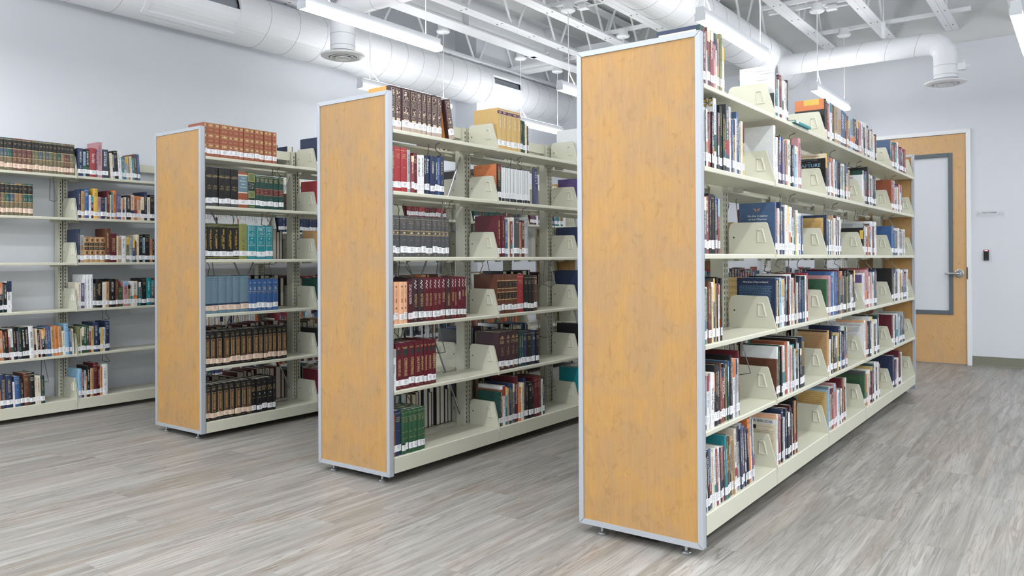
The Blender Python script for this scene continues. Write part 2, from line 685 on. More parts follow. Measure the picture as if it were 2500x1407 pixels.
structure('ceiling_beam_cross', b)


# ------------------------------------------------------------------ ducts
def duct_along_y(b, xc, zc, r, y0, y1, m='duct_white', n=40, step=.145, holes=(), seam=True, twist=0.):
    """spiral duct: rings along Y with a raised seam at every step; holes = (ya, yb, a0, a1) left open"""
    ys = [y0]
    y = y0
    while y < y1 - 1e-6:
        y = min(y + step, y1)
        ys += [y]
    for h in holes:
        ys += [h[0], h[1]]
    ys = sorted(set(round(t, 4) for t in ys))
    for ya, yb in zip(ys, ys[1:]):
        if yb - ya < 1e-4:
            continue
        for j in range(n):
            a0, a1 = 2 * math.pi * j / n, 2 * math.pi * (j + 1) / n
            mid = math.degrees((a0 + a1) / 2)
            if any(h[0] - 1e-3 <= ya and yb <= h[1] + 1e-3 and h[2] < mid < h[3] for h in holes):
                continue
            P = [(xc + r * math.cos(a), t, zc + r * math.sin(a)) for a, t in ((a0, ya), (a0, yb), (a1, yb), (a1, ya))]
            b.face(P, m)
    if seam:
        y = y0 + step
        while y < y1:
            if not any(h[0] - .03 < y < h[1] + .03 for h in holes):
                pts = [(xc + (r + .0005) * math.cos(2 * math.pi * j / n), y + .035 * math.sin(2 * math.pi * j / n), zc + (r + .0005) * math.sin(2 * math.pi * j / n)) for j in range(n + 1)]
                b.tube(pts, .0017, 'seam', 5, caps=False)
            y += step


def grille_frame(b, xc, zc, r, ya, yb, a0, a1, w=.035):
    """curved frame with side lips around an opening in a duct along Y"""
    n = 14
    aw = w / r

    def P(a, y, rr):
        return (xc + rr * math.cos(a), y, zc + rr * math.sin(a))
    R0, R1 = r - .01, r + .014
    A0, A1 = math.radians(a0), math.radians(a1)
    def strip(sa, ea, y0, y1):
        k = max(1, int(n * abs(ea - sa) / abs(A1 - A0)))
        for j in range(k):
            p, q = sa + (ea - sa) * j / k, sa + (ea - sa) * (j + 1) / k
            b.face([P(p, y0, R1), P(p, y1, R1), P(q, y1, R1), P(q, y0, R1)], 'duct_white')
            b.face([P(p, y0, R0), P(q, y0, R0), P(q, y0, R1), P(p, y0, R1)], 'duct_white')
            b.face([P(p, y1, R0), P(q, y1, R0), P(q, y1, R1), P(p, y1, R1)], 'duct_white')
        for e in (sa, ea):
            b.face([P(e, y0, R0), P(e, y1, R0), P(e, y1, R1), P(e, y0, R1)], 'duct_white')
    strip(A0 - aw, A1 + aw, ya - w, ya)
    strip(A0 - aw, A1 + aw, yb, yb + w)
    strip(A0 - aw, A0, ya, yb)
    strip(A1, A1 + aw, ya, yb)


def ducts():
    # long duct over the wall shelves
    d = tag(empty('air_duct', (-5.9, 5.43, 3.185)), 'long white spiral air duct along the left wall with two openings', 'air duct', 'white ceiling air ducts')
    b = MB()
    xc, zc = 0, 0
    g1 = (3.17 - 5.43, 3.93 - 5.43, -54, 36)
    g2 = (7.36 - 5.43, 7.92 - 5.43, -50, 22)
    duct_along_y(b, 0, 0, .218, YF - 5.43, 0, holes=(g1,), step=.31)
    duct_along_y(b, 0, 0, .236, .0, YB - 5.43, holes=(g2,), step=.24)
    for j in range(40):                          # the step where the pipe widens
        a0, a1 = 2 * math.pi * j / 40, 2 * math.pi * (j + 1) / 40
        b.face([(r_ * math.cos(a), y_, r_ * math.sin(a)) for r_, a, y_ in ((.218, a0, -.05), (.218, a1, -.05), (.236, a1, 0), (.236, a0, 0))], 'duct_white')
    b.build('duct_pipe', d, smooth=True)
    for g, r in ((g1, .218), (g2, .236)):
        b = MB()
        grille_frame(b, 0, 0, r, *g)
        fr = b.build('opening_frame', d)
        b = MB()
        # sheet-metal damper set back inside the opening
        k = 8
        for j in range(k):
            a, c = math.radians(g[2] + (g[3] - g[2]) * j / k), math.radians(g[2] + (g[3] - g[2]) * (j + 1) / k)
            rr = r - .035
            b.face([(rr * math.cos(t), y, rr * math.sin(t)) for t, y in ((a, g[0]), (a, g[1]), (c, g[1]), (c, g[0]))], 'duct_metal')
        b.build('damper_plate', fr)
    # duct over the aisle between middle and right bookcase, with its branch
    d = tag(empty('air_duct', (-2.763, 4., 3.212)), 'white spiral air duct above the right bookcase, branching to two round diffusers', 'air duct', 'white ceiling air ducts')
    b = MB()
    duct_along_y(b, 0, 0, .2, YF - 4, YB - 4, step=.3)
    b.build('duct_pipe', d, smooth=True)
    # collars where branches leave
    for (y, zz) in ((8.3, 3.105), (4.33, 3.16)):
        pass

    def branch(label, y, zc, r, xa, xd, zd, dirx):
        """horizontal pipe along X from the main duct at xa to xd, an elbow, then down to a round diffuser at zd"""
        o = empty('duct_branch', (xd + 2.763, y - 4, zd - 3.212), 0, d)
        b = MB()
        R = r * 1.45
        n = 28
        pts = [(xa - xd, 0, zc - zd)]
        ex = -dirx * R
        pts.append((ex, 0, zc - zd))
        b.tube([(xa - xd, 0, zc - zd), (ex, 0, zc - zd)], r, 'duct_white', n, caps=False)
        x = xa - xd
        st = .26 * dirx
        xx = x + st
        while (ex - xx) * dirx > .05:
            ring = [(xx + .035 * math.sin(a), r * 1.004 * math.cos(a), zc - zd + r * 1.004 * math.sin(a)) for a in [2 * math.pi * j / n for j in range(n + 1)]]
            b.tube(ring, .0016, 'seam', 5, caps=False)
            xx += st
        b.tube([(x, 0, zc - zd), (x + .03 * dirx, 0, zc - zd)], r * 1.05, 'duct_white', n)
        b.build('branch_pipe', o, smooth=True)
        b = MB()
        arc = [(ex + dirx * R * math.sin(t), 0, zc - zd - R + R * math.cos(t)) for t in [math.pi / 2 * j / 4 for j in range(5)]]
        arc = [(arc[0][0] - .02 * dirx, 0, arc[0][2])] + arc + [(arc[-1][0], 0, arc[-1][2] - .02)]
        b.tube(arc, r * 1.004, 'duct_white', n, caps=False)
        for p, q in zip(arc[1:4], arc[2:5]):
            pass
        b.build('elbow', o, smooth=False)
        b = MB()
        b.tube([(0, 0, zc - zd - R), (0, 0, .03)], r, 'duct_white', n, caps=False)
        for k in range(1, 3):
            zz = (zc - zd - R) * k / 3
            b.tube([(r * 1.003 * math.cos(a), r * 1.003 * math.sin(a), zz) for a in [2 * math.pi * j / n for j in range(n + 1)]], 0.0016, 'seam', 5, caps=False)
        b.build('drop_pipe', o, smooth=True)
        b = MB()
        D = .178
        b.lathe((0, 0), [(r, .045), (r + .02, .034), (D - .01, .03), (D, .022), (D - .004, .014), (D - .05, .0), (D - .065, .006), (.10, .04)], 'white_paint', 48)
        df = b.build('diffuser', o, smooth=True)
        b = MB()
        b.lathe((0, 0), [(.112, .05), (.07, .05), (.0, .05)], 'vent_dark', 40)
        b.build('diffuser_throat', o)
        for (ro, ri, z0) in ((.102, .066, .0), (.06, .03, -.004)):
            b = MB()
            b.lathe((0, 0), [(ri, .03), (ri + .004, .034), (ro, .004 + z0), (ro - .003, z0), (ri, .026), (ri, .03)], 'white_paint', 40)
            if ri < .04:
                b.lathe((0, 0), [(ri, .026), (0.0, .026)], 'white_paint', 40)
            b.build('diffuser_cone', o, smooth=True)
        return o

    o = branch('white branch duct with round ceiling diffuser above the wooden door', 8.3, 3.105, .102, -2.6, -1.075, 2.70, 1)
    b = MB()
    b.box(.1, .165, -.03, .03, .12, .18, 'white_paint')
    b.tube([(.16, 0, .15), (.205, 0, .152)], .007, 'white_paint', 8)
    b.tube([(.15, 0, .18), (.15, 0, .215)], .004, 'white_paint', 8)
    b.build('damper_handle', o)
    b = MB()
    b.tube([(-.53, 0, .50), (-.53, 0, 1.2)], .006, 'white_paint', 8)
    b.tube([(-.53, 0, .52), (-.53, 0, .68)], .02, 'white_paint', 10)
    b.build('hanger_strap', o)
    branch('white branch duct with round ceiling diffuser above the left bookcase', 4.33, 3.16, .1, -2.9, -4.88, 2.735, -1)


ducts()


# ------------------------------------------------------------------ pendant lamps
def lamp(x, y0, length, label, cans):
    z = LAMP_Z
    o = tag(empty('pendant_lamp', (x, y0, z)), label, 'lamp', 'linear pendant lamps')
    b = MB()
    b.prism([(-.027, .04), (.027, .04), (.027, .086), (.022, .09), (-.022, .09), (-.027, .086)], 1, 0, length, 'lamp_body')
    h = b.build('housing', o)
    b = MB()
    b.box(-.018, .018, .03, length - .03, .0895, .0915, 'lamp_uplight')  # added glowing strip, unseen from below, lifts the ceiling brightness
    b.build('uplight_slot', h)
    b = MB()
    b.prism([(-.034, .012), (-.028, .0), (.028, .0), (.034, .012), (.034, .03), (.027, .042), (-.027, .042), (-.034, .03)], 1, .004, length + .012, 'lamp_glow')
    b.build('diffuser', o)
    b = MB()
    b.prism([(-.036, .0), (.036, .0), (.036, .046), (.029, .046), (.029, .09), (-.029, .09), (-.029, .046), (-.036, .046)], 1, -.006, .004, 'lamp_body')
    b.build('end_cap', o)
    for i, cy in enumerate(cans):
        cx, cyl = 0., cy - y0
        ey = cyl
        b = MB()
        b.tube([(cx, cyl, 3.39 - z), (0, ey, .09)], .0032 if i else .0022, 'white_paint', 6)
        if i == 0:
            b.tube([(cx, cyl, 3.39 - z), (cx * .15, ey + .005, .26), (.0, ey + .03, .17), (0, ey + .12, .088)], .0042, 'white_paint', 8)
        b.build('cable', o)
        b = MB()
        b.lathe((cx, cyl), [(0, 3.372 - z), (.055, 3.372 - z), (.066, 3.38 - z), (.066, 3.396 - z), (.05, 3.40 - z), (.05, 3.45 - z), (0, 3.45 - z)], 'white_paint', 28)
        c = b.build('canopy', o, smooth=True)
        if i == 0:
            b = MB()
            b.box(cx + .06, cx + .15, cyl + .06, cyl + .13, 3.40 - z, 3.44 - z, 'white_paint')
            b.tube([(cx + .05, cyl, 3.42 - z), (cx + .09, cyl + .09, 3.42 - z), (cx + .3, cyl + .12, 3.43 - z)], .008, 'white_paint', 8)
            b.build('junction_box', c)


lamp(-3.85, 3.09, 1.24, 'long glowing pendant lamp at top centre, in front of the round diffuser', (3.2, 4.2))
lamp(-3.86, 5.99, 1.24, 'pendant lamp whose near end shows left of the tall right end panel', (6.14, 7.2))
lamp(-5.22, 4.83, 1.2, 'pendant lamp peeking out behind the maroon volumes on the middle bookcase', (4.95, 5.95))
lamp(-5.22, 6.88, 1.26, 'low pendant lamp seen behind the golden tan books on the middle bookcase', (7.28, 8.05))
lamp(-2.015, 4.80, 1.27, 'bright pendant lamp directly above the near end of right bookcase', (4.87, 5.95))
lamp(-2.03, 7.44, 1.2, 'smaller pendant lamp above the far end of right bookcase', (7.56, 8.55))
lamp(-.37, 5.90, 1.24, 'pendant lamp cut off by the right edge of the photograph', (6.0, 7.0))


# ------------------------------------------------------------------ bookcases
WD = .522                                   # depth of a double-sided case
CASES = {
    'R': dict(x=-1.131, y=2.691, b=[2.724, 3.521, 4.380, 5.235, 6.091, 6.951], z=[1.732, 1.429, 1.107, .774, .457, .155], bb=.08, name='right bookcase'),
    'M': dict(x=-2.737, y=2.713, b=[2.746, 3.589, 4.468, 5.33, 6.19, 7.05], z=[1.733, 1.430, 1.106, .776, .450, .126], bb=.049, name='middle bookcase'),
    'L': dict(x=-4.352, y=2.727, b=[2.76, 3.619, 4.478, 5.336, 6.195, 7.05], z=[1.736, 1.431, 1.102, .766, .438, .106], bb=.039, name='left bookcase'),
    'B': dict(x=-5.6, y=8.845, b=[8.845, 9.703, 10.561, 11.419, 12.277], z=[.77, .43, .108], bb=.032, name='back wall shelves', rz=-90),
    'W': dict(x=-5.87, y=.985, b=[.985, 1.845, 2.703, 3.561, 4.42, 5.278, 6.136, 6.99], z=[1.713, 1.409, 1.087, .753, .43, .108], bb=.032, name='wall shelves', zo={(3, 1): -.055, (4, 1): -.055}),
}


def end_panel(root, W, y0, flip, feet=True):
    """maple board in a mitred aluminium frame; y0 = outer face; flip -1 = faces -Y"""
    zb, zt, t, w, g = .037, 1.917, .030, .020, .0012
    ya, yb = (y0, y0 + t)
    b = MB()
    b.box(-W + w - .004, -w + .004, ya + .005, yb - .004, zb + w - .004, zt - w + .004, 'maple')
    p = b.build('end_panel', root)
    b = MB()
    b.prism([(-w, zb + w + g), (0, zb + g), (0, zt - g), (-w, zt - w - g)], 1, ya, yb, 'aluminium')
    b.prism([(-W, zb + g), (-W + w, zb + w + g), (-W + w, zt - w - g), (-W, zt - g)], 1, ya, yb, 'aluminium')
    b.prism([(-W + g, zt), (-W + w + g, zt - w), (-w - g, zt - w), (-g, zt)], 1, ya, yb, 'aluminium')
    b.prism([(-W + g, zb), (-g, zb), (-w - g, zb + w), (-W + w + g, zb + w)], 1, ya, yb, 'aluminium')
    b.prism([(-W, zb), (0, zb), (0, zt), (-W, zt)], 1, yb - .003, yb - .002, 'aluminium')
    b.build('panel_frame', p)
    if feet:
        for fx in (-.078, -W + .09):
            b = MB()
            b.lathe((fx, (ya + yb) / 2 + .012), [(.0, .0), (.017, .0), (.019, .003), (.019, .009), (.015, .0135), (.006, .015), (.006, .05)], 'chrome', 24)
            b.build('leveling_foot', p, smooth=True)
    return p


def bracket_mesh(b, y, s=1, x0=0., depth=.212, hgt=.145):
    """steel end bracket in the plane y; s=-1 for the rear side; emboss ring near the slanted edge"""
    def X(q):
        return x0 + s * q
    t = .0018
    prof = [(.003, -.021), (.003, .004), (-.035, hgt - .006), (-.041, hgt), (-.19, hgt + .002), (-.204, hgt - .006), (-.212, hgt - .03), (-.212, -.0), (-.03, .0), (-.006, -.021)]
    poly = [(X(px), pz) for px, pz in prof]
    b.prism(poly, 1, y - t, y + t, 'cream_metal')
    ring = [(-.0765, .112), (-.0565, .111), (-.0435, .056), (-.078, .057)]
    for side in (-1, 1):
        pts = []
        n = len(ring)
        for k in range(n):
            A, B, C = Vector(ring[k - 1]), Vector(ring[k]), Vector(ring[(k + 1) % n])
            for f in (.25, .1, 0):
                pts.append(B + (A - B).normalized() * .012 * f * 2.4)
            for f in (.1, .25):
                pts.append(B + (C - B).normalized() * .012 * f * 2.4)
        pts = [(X(p.x), y + side * t, p.y) for p in pts]
        b.tube(pts + [pts[0], pts[1]], .0042, 'cream_metal', 8, caps=False)
        pc = [(X(-.188), y + side * (t + .0005), hgt * .54)]
        c = pc[0]
        b.face([(c[0] + .004 * math.cos(a), c[1], c[2] + .004 * math.sin(a)) for a in [math.pi / 4 * j for j in range(8)]], 'slot_dark')


def wire_support(shelf, y, s, x0, zl, drop=.16):
    """sprung wire hook hanging under a shelf: two legs spread front to back"""
    b = MB()
    zu = zl - .019

    def X(q):
        return x0 + s * q
    b.tube([(X(-.05), y, zu), (X(-.075), y, zu - .008), (X(-.085), y + .004, zu - .03), (X(-.05), y + .014, zu - drop)], .0022, 'steel_wire', 6)
    b.tube([(X(-.13), y, zu), (X(-.125), y, zu - .01), (X(-.14), y + .004, zu - drop)], .0022, 'steel_wire', 6)
    b.tube([(X(-.05), y + .014, zu - drop), (X(-.095), y + .012, zu - drop - .01), (X(-.14), y + .004, zu - drop)], .0022, 'steel_wire', 6)
    b.build('wire_book_support', shelf)


def post(root, y, xs, z0, z1):
    b = MB()
    for (xa, xb) in xs:
        # two slotted channels back to back
        b.box(xa, xb, y - .034, y - .004, z0, z1, 'cream_metal')
        b.box(xa + .006, xb - .006, y - .004, y + .004, z0, z1, 'slot_dark')
        b.box(xa, xb, y + .004, y + .034, z0, z1, 'cream_metal')
    xf, xr = xs[0][1], xs[0][0]
    z = z0 + .03
    while z < z1 - .03:
        for yy in (y - .016, y + .016):
            b.face([(xf + .0006, yy - .003, z), (xf + .0006, yy + .003, z), (xf + .0006, yy + .003, z + .016), (xf + .0006, yy - .003, z + .016)], 'slot_dark')
            b.face([(xr - .0006, yy - .003, z), (xr - .0006, yy + .003, z), (xr - .0006, yy + .003, z + .016), (xr - .0006, yy - .003, z + .016)], 'slot_dark')
        z += .0254
    b.build('upright', root)


def wire_drop(key, li, y, rear, zu):
    """a hook stops on the tops of the books under it"""
    c = CASES[key]
    if li + 1 >= len(c['z']):
        return .16
    gap = zu - .019 - c['z'][li + 1]
    top = max([b_['h'] for b_ in BOOKS if b_['case'] == key and b_['lev'] == li + 2 and b_['rear'] == rear and abs(b_['y'] - c['y'] - y - .007) < b_['t'] / 2 + .03] or [0])
    return min(.16, gap - top - .014)


def bookcase(key, label, double=True, wires=(), brace_bays=(), rear_bays=None, bracket_extra=()):
    c = CASES[key]
    W = WD if double else .285
    root = tag(empty('bookcase' if double else 'wall_shelving_unit', (c['x'], c['y'], 0), math.radians(c.get('rz', 0))), label, 'bookcase', 'double-sided bookcases' if double else None)
    bs = [v - c['y'] for v in c['b']]
    nb = len(bs) - 1
    if double:
        end_panel(root, W, 0, -1)
        end_panel(root, W, bs[-1] + .012, 1)
    xp0, xp1 = (-W / 2 - .03, -W / 2 + .03) if double else (-.272, -.222)
    for i, y in enumerate(bs):
        yy = y + (.055 if i == 0 and double else 0) - (.04 if i == nb and double else 0)
        post(root, yy, [(xp0, xp1)], c['bb'], 1.868)
    for i in range(nb):
        ya, yb = bs[i], bs[i + 1]
        b = MB()
        xm = (xp0 + xp1) / 2
        b.box(xm - .016, xm + .016, ya + .09 if i == 0 else ya + .036, yb - .036, 1.806, 1.866, 'cream_metal')
        b.build('top_rail', root)
        if double:
            b = MB()
            b.box(xm - .05, xm + .05, ya + .036, yb - .036, .003, c['bb'] + .03, 'slot_dark')  # added black block, keeps light from the other aisle out from under the base
            b.build('base_beam', root)
        if not double:
            b = MB()
            b.box(-.277, -.269, ya + .04, yb - .04, c['bb'], c['z'][-1], 'cream_metal')
            b.build('base_back', root)
        sides = ((1, 0.),) + (((-1, -W),) if double else ())
        for s, x0 in sides:
            def X(q):
                return x0 + s * q
            for li, z in enumerate(c['z']):
                z += c.get('zo', {}).get((i, li), 0)
                base = li == len(c['z']) - 1
                b = MB()
                g = .0015
                xa, xb = sorted((X(-.0), X(-(W / 2 - .034 if double else .222))))
                if base:
                    prof = [(X(-(W / 2 - .036 if double else .22)), z - .012), (X(-.012), z - .012), (X(-.012), c['bb']), (X(0), c['bb']), (X(0), z - .003), (X(-.003), z), (X(-(W / 2 - .036 if double else .22)), z)]
                    b.prism(prof, 1, ya + g, yb - g, 'cream_metal')
                    sh = b.build('base_shelf', root)
                else:
                    prof = [(X(-.216), z), (X(-.216), z - .013), (X(-.014), z - .015), (X(-.012), z - .019), (X(-.002), z - .019), (X(0), z - .017), (X(0), z - .004), (X(-.003), z)]
                    b.prism(prof, 1, ya + g, yb - g, 'cream_metal')
                    # slotted hanger blocks under both ends
                    for ye in (ya + .03, yb - .10):
                        b.box(min(X(-.205), X(-.18)), max(X(-.205), X(-.18)), ye, ye + .07, z - .03, z - .013, 'cream_dark')
                    sh = b.build('shelf', root)
                for ys_, keep in ((ya + .004, i > 0 or not double), (yb - .004, True)):
                    if s < 0 and ys_ < yb - .1:
                        continue
                    if not keep:
                        continue
                    if s < 0 and rear_bays is not None and i not in rear_bays:
                        continue
                    b = MB()
                    bracket_mesh(b, ys_, s, x0)
                    m = MB()
                    m.add(b, Matrix.Translation((0, 0, z)))
                    m.build('bracket', sh)
                for (wi, wl, wy) in wires:
                    if s > 0 and (wi, wl) == (i, li):
                        yw = ya + wy * (yb - ya)
                        dr = wire_drop(key, li, yw, False, z)
                        if dr > .03:
                            wire_support(sh, yw, s, x0, z, dr)
                if s < 0 and rear_bays is not None and i in rear_bays and not base and li > 0:
                    yw = ya + (.35 + .11 * ((li * 2 + i) % 4)) * (yb - ya)
                    dr = wire_drop(key, li, yw, True, z)
                    if dr > .03:
                        wire_support(sh, yw, s, x0, z, dr)
        if i in brace_bays:
            xm = (xp0 + xp1) / 2
            for (y1, z1, y2, z2) in ((ya + .06, .16, yb - .02, 1.72), (ya + .06, 1.72, yb - .02, .16)):
                b = MB()
                b.tube([(xm + (.006 if z1 < z2 else -.006), y1, z1), (xm + (.006 if z1 < z2 else -.006), y2, z2)], .005, 'chrome', 8)
                b.build('sway_brace', root)
    return root




# ------------------------------------------------------------------ books
DARK = set('kneumgqdbtxrv')


def glyph(out, kind, a, e, z0, z1, m, rnd, vert):
    """one letter-like mark built of thin strokes; a..e across, z0..z1 along the spine height"""
    w, h_ = e - a, z1 - z0
    st = .26
    pats = ((0, 2, 4), (0, 1), (0, 2), (0, 3, 4), (0, 1, 2), (0, 1, 3), (2, 4), (0, 4, 2), (0,), (1, 4))
    for k in rnd.choice(pats):
        if k == 0:
            r = (a, a + w * st, z0, z1)
        elif k == 1:
            r = (e - w * st, e, z0, z1)
        elif k == 2:
            r = (a, e, z1 - h_ * st, z1)
        elif k == 3:
            r = (a, e, z0 + h_ * .4, z0 + h_ * (.4 + st))
        else:
            r = (a, e, z0, z0 + h_ * st)
        out.append((kind,) + r + (m,))


def ticks(out, z0, z1, y0, y1, m, rnd, ln=.0036, gap=.0011):
    """a title running down the spine, as small illegible letter marks"""
    z = z1
    ln *= .92
    while z > z0 + ln:
        l_ = ln * rnd.uniform(.65, 1.05)
        if rnd.random() < .13:
            z -= ln * .8
            continue
        glyph(out, 'q', y0, y1, z - l_, z, m, rnd, True)
        z -= l_ + gap


def hdash(out, z, m, w, hh, rnd, words=2):
    """a short horizontal line of lettering across the spine, w in fractions of the thickness"""
    a, e = .5 - w / 2, .5 + w / 2
    n = max(3, int(w * 9))
    for k in range(n):
        if rnd.random() < .12:
            continue
        glyph(out, 'f', a + (e - a) * k / n, a + (e - a) * (k + .72) / n, z - hh / 2, z + hh / 2, m, rnd, False)


def style_decals(col, kind, t, h, rnd):
    """returns (cover colour, list of spine decals, label material, look)"""
    D = []
    lab = 'label_white'

    def band(z0, z1, m):
        D.append(('f', 0., 1., z0 * h, z1 * h, m))

    def rect(a, e, z0, z1, m):
        D.append(('f', a, e, z0 * h, z1 * h, m))

    def frame(a, e, z0, z1, m, w=.0016):
        wf = w / t
        rect(a, e, z1 - w / h, z1, m)
        rect(a, e, z0, z0 + w / h, m)
        rect(a, a + wf, z0, z1, m)
        rect(e - wf, e, z0, z1, m)
    if col == 'G':                              # reference volumes, black over a coloured band
        mid = 'set_' + kind
        band(.955, 1, mid)
        band(.68, .95, 'c_k')
        band(.945, .955, 'gilt')
        hdash(D, .84 * h, 'gilt', .62, .004, rnd)
        hdash(D, .81 * h, 'gilt', .4, .003, rnd)
        band(.665, .68, 'gilt')
        band(.42, .665, mid)
        frame(.3, .7, .47, .54, 'gilt')
        band(.405, .42, 'gilt')
        rect(.3, .7, .30, .39, 'set_h')
        return ('set_r' if kind == 'm' else 'set_o'), D, 'label_peach', {'m': 'maroon-banded', 'e': 'green-banded', 'b': 'blue-banded', 'l': 'olive-banded', 'h': 'tan-banded', 't': 'teal-banded'}[kind] + ' gilt volume'
    if col == 'O':
        for z in (.93, .62, .33):
            rect(.42, .58, z - .035, z + .035, 'gilt')
            rect(.22, .78, z - .012, z + .012, 'gilt')
            for a in (.2, .32, .62, .74):
                rect(a, a + .06, z - .028, z + .028, 'gilt')
            band(z - .055, z - .048, 'gilt')
            band(z + .048, z + .055, 'gilt')
        for z in (.80, .77, .49, .46):
            hdash(D, z * h, 'gilt', .6, .0035, rnd)
        hdash(D, .06 * h, 'gilt', .6, .003, rnd)
        return 'c_x', D, lab, 'rust gilt-patterned volume'
    if col == 'K':
        band(.765, .775, 'gilt')
        hdash(D, .80 * h, 'gilt', .66, .004, rnd)
        hdash(D, .745 * h, 'gilt', .6, .003, rnd)
        D.append(('H', 'VOL. ' + ['I', 'II', 'III', 'IV', 'V', 'VI'][int(kind) - 1], .52 * h, 'gilt', .75))
        hdash(D, .47 * h, 'gilt', .7, .004, rnd)
        hdash(D, .44 * h, 'gilt', .5, .003, rnd)
        band(.0, .20, 'c_d')
        return 'c_k', D, lab, 'tall black volume with gold lettering'
    if col == 'H':
        band(.93, 1, 'c_x')
        band(.9, .93, 'c_p')
        band(.44, .9, 'c_j')
        band(.41, .44, 'c_p')
        for k, w in enumerate(('The', 'Matthew', 'Henry', 'Commentary')):
            D.append(('H', w, (.83 - .085 * k) * h, 'white_ink', .82 if len(w) > 5 else .5))
        return 'c_x', D, lab, 'rust volume with grey title panel'
    if col == 'E':
        for z0, z1 in ((.74, .96), (.30, .46)):
            rect(.14, .86, z0, z1, 'c_l')
            frame(.12, .88, z0 - .01, z1 + .01, 'gilt')
            for k in range(5):
                rect(.22 + .12 * k, .27 + .12 * k, z0 + .02, z1 - .02, 'c_g')
        rect(.14, .86, .50, .71, 'c_k')
        for z in (.67, .63, .59, .55):
            hdash(D, z * h, 'white_ink', .55, .004, rnd)
        rect(.2, .8, .23, .28, 'c_k')
        rect(.14, .86, .03, .06, 'c_l')
        return 'c_g', D, lab, 'ornate green and gold volume'
    if col == 'N':
        band(.955, .965, 'gilt')
        for z in (.90, .86, .82):
            hdash(D, z * h, 'gilt', .66, .0065, rnd)
        band(.42, .60, 'c_m')
        band(.60, .607, 'gilt')
        band(.413, .42, 'gilt')
        for z in (.56, .51, .46):
            hdash(D, z * h, 'gilt', .62, .004, rnd)
        hdash(D, .30 * h, 'gilt', .15, .005, rnd)
        return 'c_e', D, lab, 'dark green volume with maroon title band'
    if col == 'Y':
        for z in (.97, .93, .90, .05, .03):
            band(z, z + .014, 'c_l')
        ticks(D, .27 * h, .84 * h, .46, .66, 'c_y', rnd, .0045)
        ticks(D, .35 * h, .70 * h, .3, .4, 'c_y', rnd, .003)
        return 'c_k', D, lab, 'black volume with yellow-green bands'
    if col == 'U':
        for z in (.93, .86, .8, .62, .55):
            hdash(D, z * h, 'c_u', .5, .0035, rnd)
        for z in (.5, .35, .28):
            rect(.42, .58, z, z + .025, 'c_u')
        return 'c_l', D, lab, 'plain olive volume'
    if col == 'T':
        frame(.12, .88, .42, .96, 'c_w', .0012)
        frame(.12, .88, .06, .40, 'c_w', .0012)
        for k, z in enumerate((.92, .885, .85, .78, .74, .69)):
            hdash(D, z * h, 'white_ink', .5 if k % 2 else .62, .0042, rnd)
        rect(.45, .55, .6, .63, 'c_w')
        for z in (.52, .48):
            hdash(D, z * h, 'white_ink', .4, .0035, rnd)
        return 'c_t', D, lab, 'teal volume with white frames'
    if col == 'B':
        hdash(D, .90 * h, 'c_n', .4, .003, rnd)
        band(.94, .945, 'c_n')
        band(.22, .27, 'c_n')
        return 'c_j', D, 'label_peach', 'faded grey-blue volume'
    if col == 'A':
        D.append(('H', 'VOL. %s' % kind, .89 * h, 'white_ink', .5))
        rect(.3, .7, .66, .75, 'c_s')
        hdash(D, .70 * h, 'c_n', .3, .008, rnd)
        hdash(D, .78 * h, 'gilt', .5, .003, rnd)
        band(.61, .62, 'gilt')
        hdash(D, .57 * h, 'gilt', .6, .0035, rnd)
        hdash(D, .05 * h, 'white_ink', .3, .004, rnd)
        return 'c_b', D, lab, 'small blue volume with white emblem'
    if col == 'P':
        for z in (.93, .885, .865, .845):
            hdash(D, z * h, 'gilt', .5, .0026, rnd)
        frame(.2, .82, .24, .78, 'gilt', .0016)
        rect(.27, .75, .26, .76, 'c_u')
        D.append(('V', 'THE PULPIT COMMENTARY', .27 * h, .75 * h, 'gilt', .3))
        hdash(D, .05 * h, 'gilt', .5, .003, rnd)
        return 'c_k', D, 'label_peach', 'black volume with brown gilt-framed title panel'
    if col == 'Q':
        hdash(D, .88 * h, 'gilt', .5, .0034, rnd)
        for z in (.76, .725, .69, .655):
            hdash(D, z * h, 'gilt', .75, .0045, rnd)
        if kind != '5':
            D.append(('H', kind, .55 * h, 'white_ink', .4))
        hdash(D, .44 * h, 'gilt', .65, .0034, rnd)
        hdash(D, .25 * h, 'gilt', .2, .004, rnd)
        return 'c_k', D, lab, ('black volume numbered %s in white' % kind) if kind != '5' else 'slim black volume'
    if col == 'F':
        for z0, z1 in ((.74, .95), (.38, .58)):
            frame(.16, .86, z0, z1, 'gilt_pale', .0013)
            for k in range(9):
                a, z = rnd.uniform(.2, .62), rnd.uniform(z0 + .01, z1 - .05)
                rect(a, a + rnd.uniform(.06, .2), z, z + rnd.uniform(.012, .04), 'gilt_pale')
        for z0, z1 in ((.67, .72), (.60, .65), (.30, .355)):
            frame(.16, .86, z0, z1, 'gilt_pale', .0008)
            hdash(D, (z0 + z1) / 2 * h, 'gilt_pale', .5, .0035, rnd)
        rect(.2, .8, .21, .28, 'gilt_pale')
        band(.0, .2, 'tape')
        return 'c_q', D, lab, 'dark maroon gilt-patterned volume with orange cover'
    if col == 'D':
        band(.86, .94, 'c_m')
        band(.94, .948, 'c_w')
        band(.852, .86, 'c_w')
        hdash(D, .90 * h, 'white_ink', .5, .008, rnd)
        ticks(D, .52 * h, .80 * h, .42, .62, 'white_ink', rnd, .0045)
        hdash(D, .27 * h, 'white_ink', .2, .004, rnd)
        return 'c_h', D, lab, 'golden tan volume with red title band'
